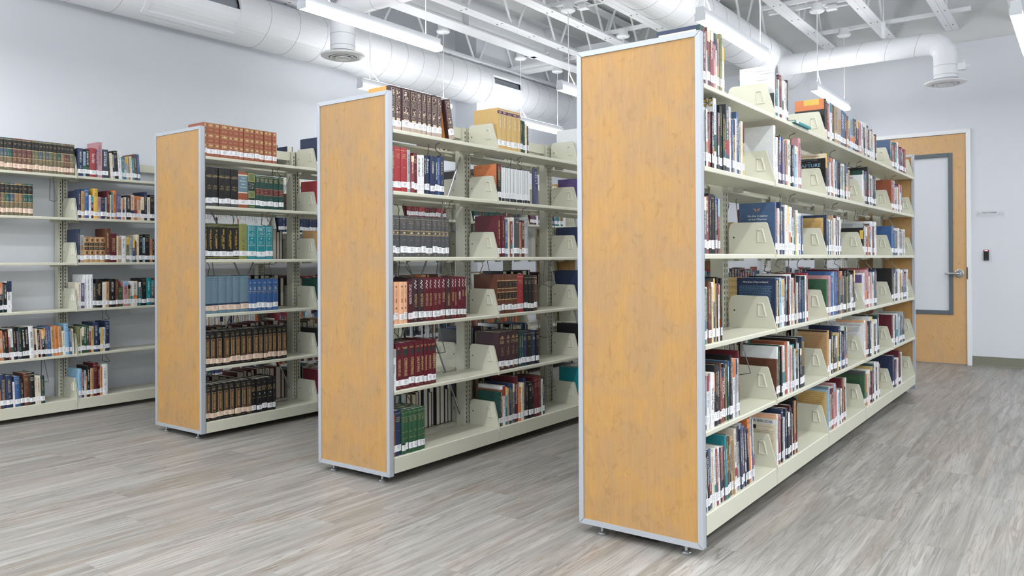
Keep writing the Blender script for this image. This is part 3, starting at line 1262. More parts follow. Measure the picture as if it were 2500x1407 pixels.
    if col == 'C':
        for z in (.925, .64, .625, .545, .53):
            band(z, z + .006, 'gilt')
        for z in (.87, .82, .78, .72):
            hdash(D, z * h, 'gilt', .55 if z > .8 else .3, .0034, rnd)
        rect(.35, .65, .565, .605, 'gilt')
        hdash(D, .41 * h, 'gilt', .3, .003, rnd)
        hdash(D, .05 * h, 'gilt', .35, .006, rnd)
        return 'c_d', D, lab, 'charcoal volume with thin gold bands'
    if col == 'J':
        rect(0, .2, .09, .975, 'c_d')
        band(.0, .09, 'c_k')
        band(.975, 1, 'c_k')
        return 'c_w', D, lab, 'slim white journal with black foot'
    if col == 'S':
        for z in (.87, .35):
            rect(.38, .62, z, z + .04, 'c_u')
        hdash(D, .80 * h, 'c_u', .12, .01, rnd)
        for z in (.75, .71, .67):
            hdash(D, z * h, 'c_x', .2, .006, rnd)
        rect(.4, .6, .5, .6, 'c_x')
        band(.18, .19, 'c_x')
        return 'c_o' if kind == 'o' else 'c_f', D, lab, ('orange' if kind == 'o' else 'peach') + ' commentary volume'
    if col == 'R':
        for k in range(9):
            z = .95 - .022 * k
            a = .42 + .14 * math.sin(k * 1.7)
            rect(a, a + .16, z - .018, z, 'white_ink')
        hdash(D, .06 * h, 'gilt', .3, .006, rnd)
        return 'c_m' if kind != 'd' else 'c_q', D, lab, 'maroon commentary'
    if col == 'X':
        for z in (.83, .63, .54, .35):
            band(z, z + .022, 'c_a')
        for z0, z1 in ((.66, .82), (.38, .53)):
            rect(.06, .94, z0, z1, 'c_k')
            for k in range(3):
                hdash(D, (z1 - .035 - .045 * k) * h, 'gilt', .5, .0034, rnd)
        return 'c_u', D, lab, 'dark brown volume with tan bands'
    if col == 'I':
        zc, r = .79 * h, .3 * t
        D.append(('f', .3, .7, zc - .3 * t, zc + .3 * t, 'c_e'))
        hdash(D, .89 * h, 'gilt', .6, .007, rnd)
        hdash(D, .87 * h, 'gilt', .4, .003, rnd)
        hdash(D, .05 * h, 'gilt', .5, .003, rnd)
        ticks(D, .36 * h, .66 * h, .62, .74, 'gilt', rnd, .003)
        return 'c_m', D, lab, 'maroon New Testament commentary with green seal'
    if col == 'V':
        band(.94, .945, 'gilt')
        for z in (.80, .765, .73, .5, .36):
            hdash(D, z * h, 'gilt', .62, .004, rnd)
        band(.84, .845, 'gilt')
        band(.19, .24, 'c_k')
        return 'c_g', D, lab, 'green cloth volume with gold lines'
    if col == 'Z':
        for k in range(4):
            w = .2 + .14 * k
            rect(.5 - w / 2, .5 + w / 2, .88 - .022 * k, .895 - .022 * k, 'c_a')
        for z in (.76, .73, .70):
            hdash(D, z * h, 'gilt', .6, .005, rnd)
        hdash(D, .55 * h, 'c_a', .15, .02, rnd)
        for z in (.48, .45, .42, .39):
            hdash(D, z * h, 'c_a', .4, .004, rnd)
        rect(.35, .65, .05, .09, 'c_a')
        return 'c_q', D, lab, 'dark plum volume with tan lettering'
    if col == 'L':
        for z0, z1 in ((.66, .76), (.50, .60)):
            rect(.06, .94, z0, z1, 'c_k')
            hdash(D, (z0 + z1) / 2 * h, 'gilt', .5, .005, rnd)
        for z in (.96, .78, .63, .48, .3):
            band(z, z + .012, 'c_u')
        rect(.3, .7, .83, .92, 'c_u')
        rect(.3, .7, .33, .44, 'c_u')
        return 'c_a', D, lab, 'antique tan volume with black title blocks'
    # plain books
    base = ('p_' if kind == 'p' else 'c_') + col
    ink = 'white_ink' if col in DARK else 'black_ink'
    if kind == 'h':
        ink = rnd.choice(['gilt', 'gilt', 'white_ink']) if col in DARK else 'black_ink'
        if t > .026 and rnd.random() < .6:
            band(.93, .937, ink)
            for z in (.84, .80, .76):
                hdash(D, z * h, ink, .6, .005, rnd)
            hdash(D, .55 * h, ink, .35, .004, rnd)
        else:
            ticks(D, rnd.uniform(.42, .55) * h, .88 * h, .36, .64, ink, rnd, .0048)
            ticks(D, .28 * h, .38 * h, .42, .58, ink, rnd, .003)
    elif kind == 'p':
        q = rnd.random()
        if q < .28:
            z = rnd.uniform(.62, .86)
            band(z, 1, 'c_' + rnd.choice('wkbrytnopsmc'))
        elif q < .42:
            band(.25, rnd.uniform(.35, .5), 'c_' + rnd.choice('wknrtosvg'))
        if rnd.random() < .3:
            ink = rnd.choice(['c_r', 'c_b', 'c_n', 'c_y', 'c_o']) if col not in DARK else rnd.choice(['c_y', 'c_c', 'c_o', 'white_ink'])
        ticks(D, rnd.uniform(.33, .5) * h, .92 * h, .3, .7, ink, rnd, .0046)
    return base, D, lab, COLNAME[col] + (' hardcover' if kind == 'h' else ' paperback')


def book_meshes(t, h, d, col, kind, rnd, label=True):
    base, D, lab, look = style_decals(col, kind, t, h, rnd)
    hard = kind != 'p' and col != 'J'
    cv, pg, lb, texts = MB(), MB(), MB(), []
    ct = .0026 if hard else .0007
    ov = .0032 if hard else .0
    bulge = min(.10 * t, .0035) if hard else .0004
    n = 6 if hard else 2
    if col == 'S' or col == 'z':
        pass
    hy = t / 2

    def arc(u, off=0.):
        """point across the spine, u in 0..1 from the near to the far edge"""
        y = -hy + u * t
        q = 2 * u - 1
        return (-bulge * q * q + off, y)
    outer = [(-d, -hy)] + [arc(k / n) for k in range(n + 1)] + [(-d, hy)]
    inner = [(-d, hy - ct), (-.004, hy - ct), (-.004, -hy + ct), (-d, -hy + ct)]
    i = len(cv.v)
    no = len(outer)
    cover = 'c_orange_board' if col == 'F' else base
    # cover boards and spine as one shell
    for k in range(no - 1):
        p, q = outer[k], outer[k + 1]
        side = k == 0 or k == no - 2
        if side and cover != base:          # quarter binding: the spine cloth runs on over part of the boards
            s0, s1 = (p, q) if k == 0 else (q, p)
            mid = (-.03, s0[1])
            cv.face([(s0[0], s0[1], 0), (mid[0], mid[1], 0), (mid[0], mid[1], h), (s0[0], s0[1], h)], cover)
            cv.face([(mid[0], mid[1], 0), (s1[0], s1[1], 0), (s1[0], s1[1], h), (mid[0], mid[1], h)], base)
            continue
        cv.face([(p[0], p[1], 0), (q[0], q[1], 0), (q[0], q[1], h), (p[0], p[1], h)], base)
    for k in range(3):
        p, q = inner[k], inner[k + 1]
        cv.face([(p[0], p[1], 0), (q[0], q[1], 0), (q[0], q[1], h), (p[0], p[1], h)], base)
    for y0, y1 in ((-hy, -hy + ct), (hy - ct, hy)):
        cv.face([(-d, y0, 0), (-d, y1, 0), (-d, y1, h), (-d, y0, h)], base)
        for z in (0, h):
            cv.face([(-d, y0, z), (-.004, y0, z), (-.004, y1, z), (-d, y1, z)], base)
    for z in (0, h):
        cap = [(-.004, -hy)] + [arc(k / n) for k in range(n + 1)] + [(-.004, hy)]
        cv.face([(p[0], p[1], z) for p in cap], base)

    def patch(mb, a, e, z0, z1, m, off=.0005):
        k = max(1, int((e - a) * n + .5))
        for j in range(k):
            p, q = arc(a + (e - a) * j / k, off), arc(a + (e - a) * (j + 1) / k, off)
            mb.face([(p[0], p[1], z0), (q[0], q[1], z0), (q[0], q[1], z1), (p[0], p[1], z1)], m)
    lay = .0004
    for dd in D:
        if dd[0] in 'fq':
            lay += .000004
            patch(cv, dd[1], dd[2], dd[3], dd[4], dd[5], lay)
        else:
            texts.append(dd)
    pg.box(-d + (.004 if hard else .0004), -.0035 if not hard else -.006, -hy + ct + .0001, hy - ct - .0001, ov, h - max(ov, .0006), 'pages')
    if label and col != 'z':
        z0 = rnd.uniform(.017, .022)
        z1 = z0 + rnd.uniform(.028, .034)
        patch(lb, .0, 1., z0, z1, lab, .0010)
        for k in range(3):
            zz = z1 - .007 - .0065 * k
            w = rnd.uniform(.2, .42)
            patch(lb, .5 - w / 2, .5 + w / 2, zz - .0012, zz + .0012, 'ink', .0013)
    return cv, pg, lb, texts, look


BOOKS = []        # every book before it is placed: dicts
TOK = re.compile(r'^(\w)(\w)([\d.]+)?(?::([\d.]+))?(?:\*(\d+))?(?:~(-?[\d.]+))?$')
LEVEL = ['top', 'second', 'third', 'fourth', 'fifth', 'bottom']
BAY = ['nearest', 'second', 'third', 'fourth', 'fifth', 'sixth', 'seventh']
ORD = ['first', 'second', 'third', 'fourth', 'fifth', 'sixth', 'seventh', 'eighth', 'ninth', 'tenth', 'eleventh', 'twelfth', 'thirteenth', 'fourteenth', 'fifteenth', 'sixteenth', 'seventeenth', 'eighteenth', 'nineteenth', 'twentieth']
ORD += ['twenty-' + o for o in ORD[:9]] + ['thirtieth'] + ['thirty-' + o for o in ORD[:9]] + ['fortieth']


def row(case, lev, bay, px0, px1, toks, h=20., tilt=0., titles=None, rear=False, weight=1., depth=.165, yrange=None, label=True, extras=None):
    """books standing side by side between two places on a shelf, given in photo columns on the spine line"""
    c = CASES[case]
    z = c['z'][lev - 1] + c.get('zo', {}).get((bay, lev - 1), 0)
    xs = c['x'] - .009
    if yrange is None:
        y0, y1 = on(px0, 640, 0, xs).y, on(px1, 640, 0, xs).y
    else:
        y0, y1 = yrange
    y0 = max(y0, c['b'][bay] + (.0108 if bay else (c['y'] + .0315 - c['b'][0])))
    y1 = min(y1, c["b"][bay + 1] - .0108)
    lst = []
    for tk in toks.split():
        if tk[0] in 'FDOJXZVL':
            tk = tk[0] + '_' + tk[1:]
        g = TOK.match(tk)
        for _ in range(int(g.group(5) or 1)):
            w = float(g.group(3)) if g.group(3) else RNG.uniform(1.3, 2.9)
            hh = float(g.group(4)) if g.group(4) else h * RNG.uniform(.86, 1.04)
            if g.group(4):
                h = float(g.group(4)) if g.group(1).isupper() else h
            lst.append([g.group(1), g.group(2), w, hh / 100, float(g.group(6)) if g.group(6) else tilt])
            if g.group(1).isupper() and not g.group(4):
                lst[-1][3] = h / 100
    tot = sum(q[2] for q in lst)
    ct = math.cos(math.radians(tilt))
    y = y0
    for i, q in enumerate(lst):
        t = q[2] / tot * (y1 - y0)
        BOOKS.append(dict(case=case, lev=lev, bay=bay, i=i, n=len(lst), col=q[0], kind=q[1], t=t * ct - .0004, h=q[3], tilt=q[4], y=y + t / 2, z=z,
                          rear=rear, weight=weight, d=min(.2, depth * RNG.uniform(.94, 1.1)), title=(titles or {}).get(i), label=label, extra=(extras or {}).get(i), ye=y1))
        y += t


def T(text, z0=.3, z1=.88, m='gilt', w=.5, mode='V'):
    return (mode, text, z0, z1, m, w)


# --- middle bookcase, near face
row('M', 1, 0, 950, 1082, 'F5:21.5 F5.8 F8.8 F7 F5.2 F4.8 F4.8 F6.7 F4.8')
row('M', 1, 0, 1100.5, 1114, 'F1:21.2~10', depth=.17)
row('M', 1, 1, 1217.5, 1293, 'D4.8:23.5 D5.2 D5.5 D6.2 D3.3 eh3.2:19.5 eh2.2:19.3 ph2.4:18 kp1.2:17')
row('M', 1, 2, 1413, 1440, 'wh3:23 wp2:21 np2:22 kh3:21')
row('M', 2, 0, 954.6, 1087.5, 'rh4.5:22 rh5.8:22 rh6:22 sh3.2:21.4 rp2.8:18.5 mh4:20.3 wp4:19.6 wp2.7:19.8 kp1.5:19.8 nh5:20 nh5:20 nh3.2:20 bh2.1:19.6 nh5.2:20.6',
    titles={9: T('Romans', .5, .95, 'white_ink'), 10: T('I Corinthians', .45, .95, 'white_ink'), 11: T('Colossians & Philemon, Word', .3, .95, 'white_ink')})
row('M', 2, 1, 1218, 1296, 'kp4:21.5 J2:20.2*9 J2.2 J1.8*8')
row('M', 2, 2, 1413, 1440, 'vh3:20 np2 wp2 rp3 bp2', h=20)
row('M', 3, 0, 951, 1099, 'Cc3.6:20.5 Cc4.5 Cc6.8 Cc7.7 Cc5.6 Cc4.7 Cc7 Cc5 Cc4.8 Cc3.9 Cc3.8')
row('M', 3, 1, 1216, 1291, 'mh3.8:24 mh2.9:24 bp2.6:22 ph2.4:23 rp1.8:21 wp2.2:23.4 dh5.3:22.8 op2:21 mp2.5:22 sh4:24',
    titles={6: T('The', .8, .95, 'white_ink', .4, 'H')})
row('M', 3, 2, 1413, 1440, 'nh4:20 uh3:17 kh3:20 np2', h=20)
row('M', 4, 0, 951, 1140, 'So2.2:20.5 Sf4.5 Sf4.2 Sf3.8 mp4.2:20.8 Rd5.3:22.2 Rd5.3 Rm4.7 Rm4 Rm4.5 Rm4 Rm5.3 Rd4.4 Rm4 Rm3 Rm3.8 Rm3.5 Rm2.7',
    titles={5: T('MATTHEW 1-7', .33, .66), 6: T('MATTHEW 8-15', .33, .66), 7: T('MATTHEW 16-23', .33, .66), 8: T('MATTHEW 24-28', .33, .66), 9: T('JOHN 1-11', .33, .66), 10: T('JOHN 12-21', .33, .66),
            11: T('ROMANS 1-8', .40, .66), 12: T('1 CORINTHIANS', .30, .66), 13: T('EPHESIANS', .40, .66), 14: T('COLOSSIANS & PHILEMON', .28, .66), 15: T('HEBREWS', .45, .66, 'white_ink'), 16: T('JAMES', .5, .7), 17: T('1 PETER', .5, .7)})
row('M', 4, 1, 1217, 1313, 'X3.6:22.8 X2.8 X2.8 X4 X2.5 X3 rh6:22.6 kh3.5:22 kh3.3:22 kh3.4:22 uh3.3:21.8')
row('M', 4, 2, 1413, 1440, 'nh4:24 nh3:24 kh3:23', h=20)
row('M', 5, 0, 950, 1067, 'wp3.5:20.3 Ii4.5:23 Ii6.5 Ii5.5 Ii4.5 Ii3.5 Ii3 Ii3.5 Ii5',
    titles={0: T('Philippians', .35, .7, 'c_b'), 1: T('THE GOSPEL OF LUKE', .25, .68), 2: T('CORINTHIANS', .25, .68), 3: T('CORINTHIANS', .25, .68), 4: T('GALATIANS', .3, .68), 5: T('EPHESIANS', .3, .68), 6: T('THESSALONIANS', .3, .68), 7: T('PASTORAL EPISTLES', .3, .68), 8: T('HEBREWS', .32, .68)})
row('M', 5, 1, 1217, 1316, 'Z5.5:22 Z4 Z4 Z3.3 eh1.7:20.5 eh1.7:20.5 nh3.3:20.5 kh4.8:20.5 nh2.9:20.3 kh2.8:20.3')
row('M', 5, 2, 1413, 1440, 'kh4:21 kh3:20 uh3', h=20)
row('M', 6, 0, 951, 1038, 'xh2.7:21 nh5.5:22.4 V3.3:21.6 V2.7 V3.7 V4.3 V3.5 V3.5')
row('M', 6, 1, 1214, 1330, 'eh2:20 xp1.5:21 wp2.5:23 tp1.8:22 ap1.2:21 nh2.3:24 lp1.2:20 bp1.5:23 mh3.5:27 oh2.5:20 ph2.8:22.4 nh1.7:25 kh2.7:22 kh2.8:22 kh2.2:22 mh2.5:24 mh2.5:24.4 uh2.3:24.4 wp1.3:22 eh1.9:21',
    titles={8: T('New Testament History of Theology', .3, .92, 'white_ink'), 9: T('PAUL', .45, .9, 'white_ink')})
row('M', 6, 2, 1413, 1440, 'th3:24 gh3:21 op2 wp2', h=20)
# --- left bookcase
row('L', 1, 0, 498.7, 677, 'O2.7:20.8 O6 O4.5 O7 O3.6 O5.5 O3.9 O5.1 O4.4 O4.3 O4.3 O3.4 O4 O3.8')
row('L', 1, 1, 775, 800, 'nh3:22 kh3', h=20, weight=.3)
row('L', 2, 0, 499, 694, 'K1.6:24 K1:24 K2 K3 K4 K5'.replace('K1.6:24 ', 'Yy1.6:24 ').replace('K1:24 K2 K3 K4 K5', 'K14.9:24 K25 K35 K44.8 K56') + ' H18:22.8 E17:23.4 N13.7:21.6 N13.8 N14 N14.5 N14.5 N14.5')
row('L', 2, 1, 775, 800, 'rh4:22 rh2 mp2', h=20, weight=.3)
row('L', 3, 0, 499, 668, 'Yy2.7:22.2 Yy4.5 Yy5 Yy6 Yy5.5 Yy5 U17:22.6 T18:21.8 T18 T17')
row('L', 3, 1, 775, 800, 'ah3:20 uh3 np2', h=18, weight=.3)
row('L', 4, 0, 497, 679, 'B14.8:23 B15.3 B15.7 B15 B15.2 B16.1 A12.9:20.5 A23.6 A33.9 A44.3 A54.5 A64')
row('L', 4, 1, 775, 800, 'eh4:20 uh3 kh2', h=20, weight=.3)
row('L', 5, 0, 496.5, 700, 'P13.6:21.8 P14.2 P15.2 P15 P13.8 P14 P14 P14.8 P15 P13.7 P13.5 P13.5 P13.7 P13.6 P14.2')
row('L', 5, 1, 775, 800, 'kh3:18 ph3:17', h=18, weight=.3)
row('L', 6, 0, 496, 672, 'P14.3:22.4 P14.5 P14.9 P14 P14.3 P14.7 P14 P14.1 Q13.9:21.8 Q24.3 Q34.5 Q44.5 Q52:22')
row('L', 6, 1, 775, 800, 'mh4:22 mh3 kh3', h=20, weight=.3)
# --- wall shelves
row('W', 1, 1, -62, 0, 'Gm2:22 Gl2 Gb2.2 Ge2 Gm2.5 Gl2', tilt=0, weight=.2)
row('W', 1, 1, 1, 186, 'Gb4:22 Gb2.2 Ge5.8 Gm4 Gm4.7 Gm4.8 Gm5 Gl2.5 Gl4 Gb4 Gl2.7 Gb2.8 Gl4.5 Gl4.5 Ge3.5 Gh3.5 Gm2.5 Gm3 Gl5', tilt=0)
row('W', 1, 2, 190.5, 265, 'nh3.5:20 cp1.5:18 kp2.5:20 rh4.2:21 bp.8:20 ip3:26 np4:21', titles={3: T('Tower of Babel', .4, .9, 'white_ink')}, tilt=0)
row('W', 1, 2, 271.5, 344, 'pp3.5:19 sp2.5:18 kh5:21 wp4:21 cp2:16 tp2:16.5 bp2:16 sp3.5:17 ap2.5:18 pp3:18 tp3.5:17 uh3.5:20 bh3.5:20', tilt=3.5)
row('W', 2, 1, -40, 81, 'Gm3:22 Gl3 Ge4 Gm4 Gm2 Gl4 Ge4.5 Gb3.5 Gh4.8 Gh3.4 Ge5 Ge4.6')
row('W', 2, 2, 188, 378, 'nh3:20 ah3.3:19.6 bh3.7:21.5 wp2:17 mp2:16 yh4.3:22 ip2.7:16 nh4:16 sp1.8:16 mh2.7:21 pp1.5:18 tp1.5:20 oh3.2:21.5 vp1.8:19 vp1.3:19 vp1.5:19 pp1.4:16 op2.3:16 wp1.5:17 kp4.2:18.5 fp3.3:19 op3.5:18.5 fp3.8:18.4 pp3.2:18 nh3.2:22 pp2.8:18 kh4.5:20')
row('W', 3, 2, 189, 378, 'nh2:24 ap3.5:19.8 L5:18.6 L4.9 L4.9 L4.9 uh4.8:25 mh6.5:21.5 pp1.2:19.5 ap2.8:19.5 wh5.2:20 lp3:19 sh3.7:18.6 bp2.3:17 up1.2:16 ph2.8:21 kh3.5:21 cp2.7:19 kh4.8:21.5 op3:18 kh2:18',
    titles={7: T('JEWISH LITERACY', .3, .9)})
row('W', 4, 1, -30, 29, 'kh4:20 tp3:19 kh3:20 wp2 kp3:20 tp1.5:19 kp3:20 wp5:21')
row('W', 4, 2, 188, 378, 'pp2.2:19 vp2.5:18.5 wh2:24.5 wh2.2:24.5 wh2.5:24.5 dh2.6:18 kh5.2:21 wp2.5:18.5 ah3:19 kh5:21 uh2.3:20.5 gh4:14.6 ip4:19 ap2.2:16 wp2:19 pp3.8:19 ep1:19 tp2:18 np1:15 kh4:21 th4:21 dp2:19.5 up1.2:21',
    titles={6: T('New King James V', .35, .92)})
row('W', 5, 1, -20, 182, 'op2:19 ap2 or2:18'.replace(' or2:18', ' rp2:18') + ' op2:18 op4:20 ep1.5:19 kp3.5:21 rp2:20 wp2.5:21 kh4:21.5 vp2:19 eh3:21 kp3.5:21.5 kp3.5:21.5 wh5:22 ap2:20 pp2:20 kp2.5:19 ip1.5:19 kp3:19 gp1.5:20 vp2:20 bh3.5:21 ah4:20.5 oh4:21 ah4.5:20.5 wp3:17 ch4.5:22 bp2:18 pp3:18', tilt=3,
    titles={4: T('Calls of Discourse', .3, .85, 'white_ink'), 14: T('MORAL CHOICES', .3, .85, 'black_ink')})
row('W', 5, 2, 190, 268, 'lp3.2:19 pp1:18 gp3:19 gp3 gp3 rp3:19 yp3:19 nh7:21.8 kp1.5:17 yp3.5:17.5 wp3:17.5 gp1:17 nh5:22')
row('W', 6, 1, -20, 110, 'op2.5:18 kh4 op3:18 nh6:23 nh7:21.5 wp2:17 bh6:20.5 kh4:18 uh6:22 kh6:22 pp2:20 pp4:19.5 eh4.5:19', tilt=2,
    titles={3: T("THE WORLD'S GREAT RELIGIONS", .2, .9)})
row('W', 6, 2, 188, 263, 'ch4:21 rp1.5:20 np1.5:20 pp2:19.5 ap1.5:18 kh4:22.5 ah4:20.5 mh6:24 kp2:21 oh3:21 wh7:22.5')
# --- right bookcase
row('R', 1, 0, 1714, 1775, 'eh2.2:21.5 mh2.6:21.6 wp1:20 dp2.5:22 rp3:21 ip2:21 wp1.5:19.6 ap3:20 lp2.2:22.4 wp1.3:19 wp1.5:18')
row('R', 1, 1, 1894, 1930, 'wh1.4:23 kp1.5:20 tp2:19 wp1:17.5 mh3.6:20 wp1.5:18 wp2:18.4 sp2:18 kh2:19.6')
row('R', 1, 2, 2020, 2107, 'kh1.6:22 rp1.5:20 wp1.8:21 kp1.6:21 ap2.8:20.5 ap2.2:20.3 bp3.5:20.5 np1.5:20 op1.5:19 bp1.5:19 cp2.5:19.5 dp2:19.5 np2:20 kp2:20 ip2:19.5', weight=1)
row('R', 1, 3, 2108, 2142, 'wp2.4:21 kp1.5 wp1.3:21 ip1 kp2:20.5 dp1.5 wp1 pp1.6 kp.8 wp2 wp1 mp1.4', h=19)
row('R', 1, 4, 2178, 2214, 'bp1:20 dp1 op1.5 tp1.8:20 wp2:21 ip1 vp1 kp1.6:19 yp1 vp1 rp1.6:19', h=18.5)
row('R', 2, 0, 1720, 1820, 'wp2:22 kp.8:21 wp1.8:21.5 ip1.3:19.5 rp2:20 mp2:21 kp1.2:20 kp2:21.5 wp3:27 bp1.2:25 dp1.3:22 dp1.5:22 kh3:25 ep2.2:22 kp1.5:20.5 dp3.5:26.4 np1.8:26 wp2.2:26 bp1.2:21 ap2.5:21.5 wp2:22 bp2.6:25 np1.5:22 sp2:21 pp2.6:22 yp1.8:21.5')
row('R', 2, 1, 1894, 1961, 'wh2.2:26 wp1.5:21 tp1:20 mp1.5:22 dp2:22 vp1.6:22 wp1.5:21 vp1:20 op2:21 pp3:22 kp2:22 kp2:20 cp2:20 cp2.4:20.3 wp1.2:20 ip3:24.6 kp1:22 yp1:21', h=21)
row('R', 2, 2, 2020, 2077, 'kp1.6:22.5 vp1.3:21 kp1 wp1 op1.8:21 rp2:21 wp1.6:21 np2:21 cp1 np2:21 kp1:20 yp1.5:19 cp2:18.5 lp1:19 wp2:20.5 kp1.5:21 wp2:20.5 ap2:18', h=20)
row('R', 2, 3, 2110, 2141, 'wh1.6:21 ap1.2 vp1.5:21 kp2:24 wp1.3 dp1.6 wp.8 dp1.6 kp1.3 dp1.6', h=19.5)
row('R', 2, 4, 2178, 2203, 'xh3.2:22 ip1.2:22 wp1.5 vp1.2 pp2 rp1 wp1.6 vp1', h=20)
row('R', 3, 0, 1719.5, 1761, 'cp1.2:23.5 dp2.4:21 rp2.8:21.5 kh3.2:22.5 kh3.2:22.4 dp1.8:22 ep1:20 rp2:21 wp1:19')
row('R', 3, 1, 1894, 1961, 'bp1.6:23.5 rp2.2:21 wp1.6:21 np1:20 nh2.2:24 wp1.4:20 nh2.2:22 wp3.2:23 pp2.2:23 wp2:22.5 wp1.8:22.4 kp.8:22 wp2.4:21.5 tp2.2:21.4 yp1.5:21 wp2:21.5 wp2:20 vp1.5:19 wp1.2:20 bp1.6:19', h=21)
row('R', 3, 2, 2020, 2056, 'np1.3:21.5 dp1 bp1 wp1.5 dp2 wp1 ap1.6 wp2.2 mp2:22 wp1.6 kp1.4 wp1.6 dp1.8', h=21)
row('R', 3, 3, 2110, 2142, 'kh1.6:20 wp1 rp1.5 op1.2 dp1 kp1.3 wp2.2:22 mp1.2 sp1 wp2:22', h=20.5)
row('R', 3, 4, 2178, 2212, 'bh2.4:21 bp1.2 np1 dp1.8 wp1.4 sp2 gp1.2 wp1.6 sp1.4 wp1.2', h=19.5)
row('R', 4, 0, 1719.5, 1764, 'tp2.3:20 lp1 pp2.6:21 uh3.2:23 uh2.3:22.4 yp1.2:21 wp3:22.6 dp2.4:24 ap1.5:22 kh2.5:24.5 wp1.5:22 pp2:21.5 kh2.3:24')
row('R', 4, 1, 1895, 1974, 'nh1.5:22.5 yp1.6:21.5 kp2.2:22 cp3:22.6 wp2.8:22 ip2:22 vp1.4 tp1.2 kp2:23 mp2:23 wp1.6:24 np1.2 ap2:21.5 fp2.2:21 wp1.8 kp1.6:24 ep1 pp1.6 vp1.8 np2:22 kp1.4 np2 bp1.6 ap1.5 ep1.2 wp2.4:23 np1.6 rh2:24', h=22)
row('R', 4, 2, 2020, 2088, 'gh2.6:20 ip2.2:22 bh2.6:24 sh1.4:24 bh2.4:24 bh1.6:24 mh1.2:25 gp1.8 op2.6:24 dp2 kh2.4:24 lp1.6 kh2:24.6 dp2:23 wp1.6 up2:22 kp1.8:24', h=22)
row('R', 4, 3, 2110, 2142, 'wp1.4:22 ip2:24 rp1.6:25 pp1.6 ip1.8 pp1.5 cp1.4 np1.3:24 vp1.2', h=22.5)
row('R', 4, 4, 2178, 2217, 'kh1.8:24 lp1 wp1.4 dp1.8 kp1.2 wp2 np1.4 yp1.2 wp2 vp1.4 bp1.8 kp1.4 wp1.8', h=22.5)
row('R', 5, 0, 1719.5, 1806, 'wp2:19.5 kp1.2:20 wp3:20 pp1.6:20.4 wp4.6:20.5 kp1.2:20 kh5:23 np2.2:22 uh2.4:23 rp4:21 kp2.6:22.4 lp2:22 ep1.6:21 bp2:23 kh2.6:25 dp1.8:22 wp3.4:23.5 sp2.2:23 wp2.4:23 mh2.2:26',
    titles={4: T('War and Peace', .25, .8, 'black_ink'), 9: T('KILLER', .35, .85, 'white_ink')})
row('R', 5, 1, 1895, 1964, 'uh2.2:17.5 wh1.6:23 eh2.2:23.4 kp1.6 wp2.6:23 kp1 xh4:24.4 wp2:24 ip1.3 pp1.6 np1.4 th2.8:22 wp1.6 kp3:24.4 wp1.4 kp2.4 np2.6:24.6 kp2.2:24', h=22)
row('R', 5, 2, 2021, 2070, 'ah2:24 wp2 kh2:23 yp1.4 kp1.8 dp1.4 np1.5 yp1.6 nh2.6:24.6 wp1.6 np2.2 kp1.2 wp2:24 vp1.5 kp1.6:23', h=22)
row('R', 5, 3, 2111, 2147, 'wp1.6:24 op1.6:23 dp1.5 np1.8 wp2:25 pp1.4 kp1.3 wp1.6 np1 ep1.8:25', h=22)
row('R', 5, 4, 2179, 2208, 'mh2:22 wp1.4 kp1 tp1.5 wp1.6 cp2 tp1 kp1.5 dp1.6 sp1.4 kp1.8', h=22)
row('R', 6, 0, 1719.5, 1842, 'vp1.2:19 bp1.6:20 wp1.4:20 kp2.6:22 bp3.4:22.5 pp2.6:21 wp2.4:22 rp2.6:21.4 wp2.6:22 tp1:21 kp2:21 ip2.8:21 dp2.2:21 th2.8:25 up2.6:24 lp1.8:24 kp1.8 ap2.6:23.6 ap1.8 ip1.8:21 pp3:25.5 vp2:22 sp2.8:26 np2.6:24.5 wp1.5:26.5 vp2.8:25.5 dp1.4:24 np3.2:24.2 np2.4:23 oh4:27 wp1.5:27 bp1.8:26 pp1.2:26', h=22, tilt=4,
    titles={4: T('Saved by Grace', .2, .8, 'white_ink'), 13: T('Christian Meditation', .3, .9, 'white_ink')})
row('R', 6, 1, 1895, 1947, 'wp1.6:23 pp1 rp2 ip2.4:22 kp1.4 nh3:24 wp2 np2.6:23.6 kp3 bp1.4 mp2.2:24 np1.2 wp1 kh2.4:25.5 op2.6:25 kh2:26 lp1:20', h=22)
row('R', 6, 2, 2021, 2066, 'cp1.8:24 ap2 rp2 pp1.4 ip2.4:24 rp1.8 wp3 kp1 wp2 mh2.2:25 op2.4:24 kp1.4 wp1:24', h=22)
row('R', 6, 3, 2111, 2148, 'gh1.8:22 op1.6 pp1.6 wp2 np1.6 rp1 yp1.2 eh2:24 wp2.2:25 kp2 wp1.8:24 ap1.8', h=22)
row('R', 6, 4, 2180, 2200, 'nh2:23 vp1.2 op1.4 wp2 mh1.4:25 kp1 wp.8', h=22)


# --- books further along and on the far faces, seen only through the gaps
def fill(case, lev, bay, cols, h, n=None, rear=False, a=.03, e=.8, kinds='ph', w=.15, label=True, wmul=1.0):
    c = CASES[case]
    y0, y1 = c['b'][bay], c['b'][bay + 1]
    L_ = y1 - y0
    ya, yb = y0 + .012 + a * (L_ - .03), y0 + .012 + e * (L_ - .03)
    n = n or int((yb - ya) / .027)
    toks = ' '.join(RNG.choice(cols) + RNG.choice(kinds) for _ in range(n))
    row(case, lev, bay, 0, 0, toks, h=h, rear=rear, weight=w, yrange=(ya, yb), label=label)


MIX = 'knbmrgeodwwwpaustxvl'
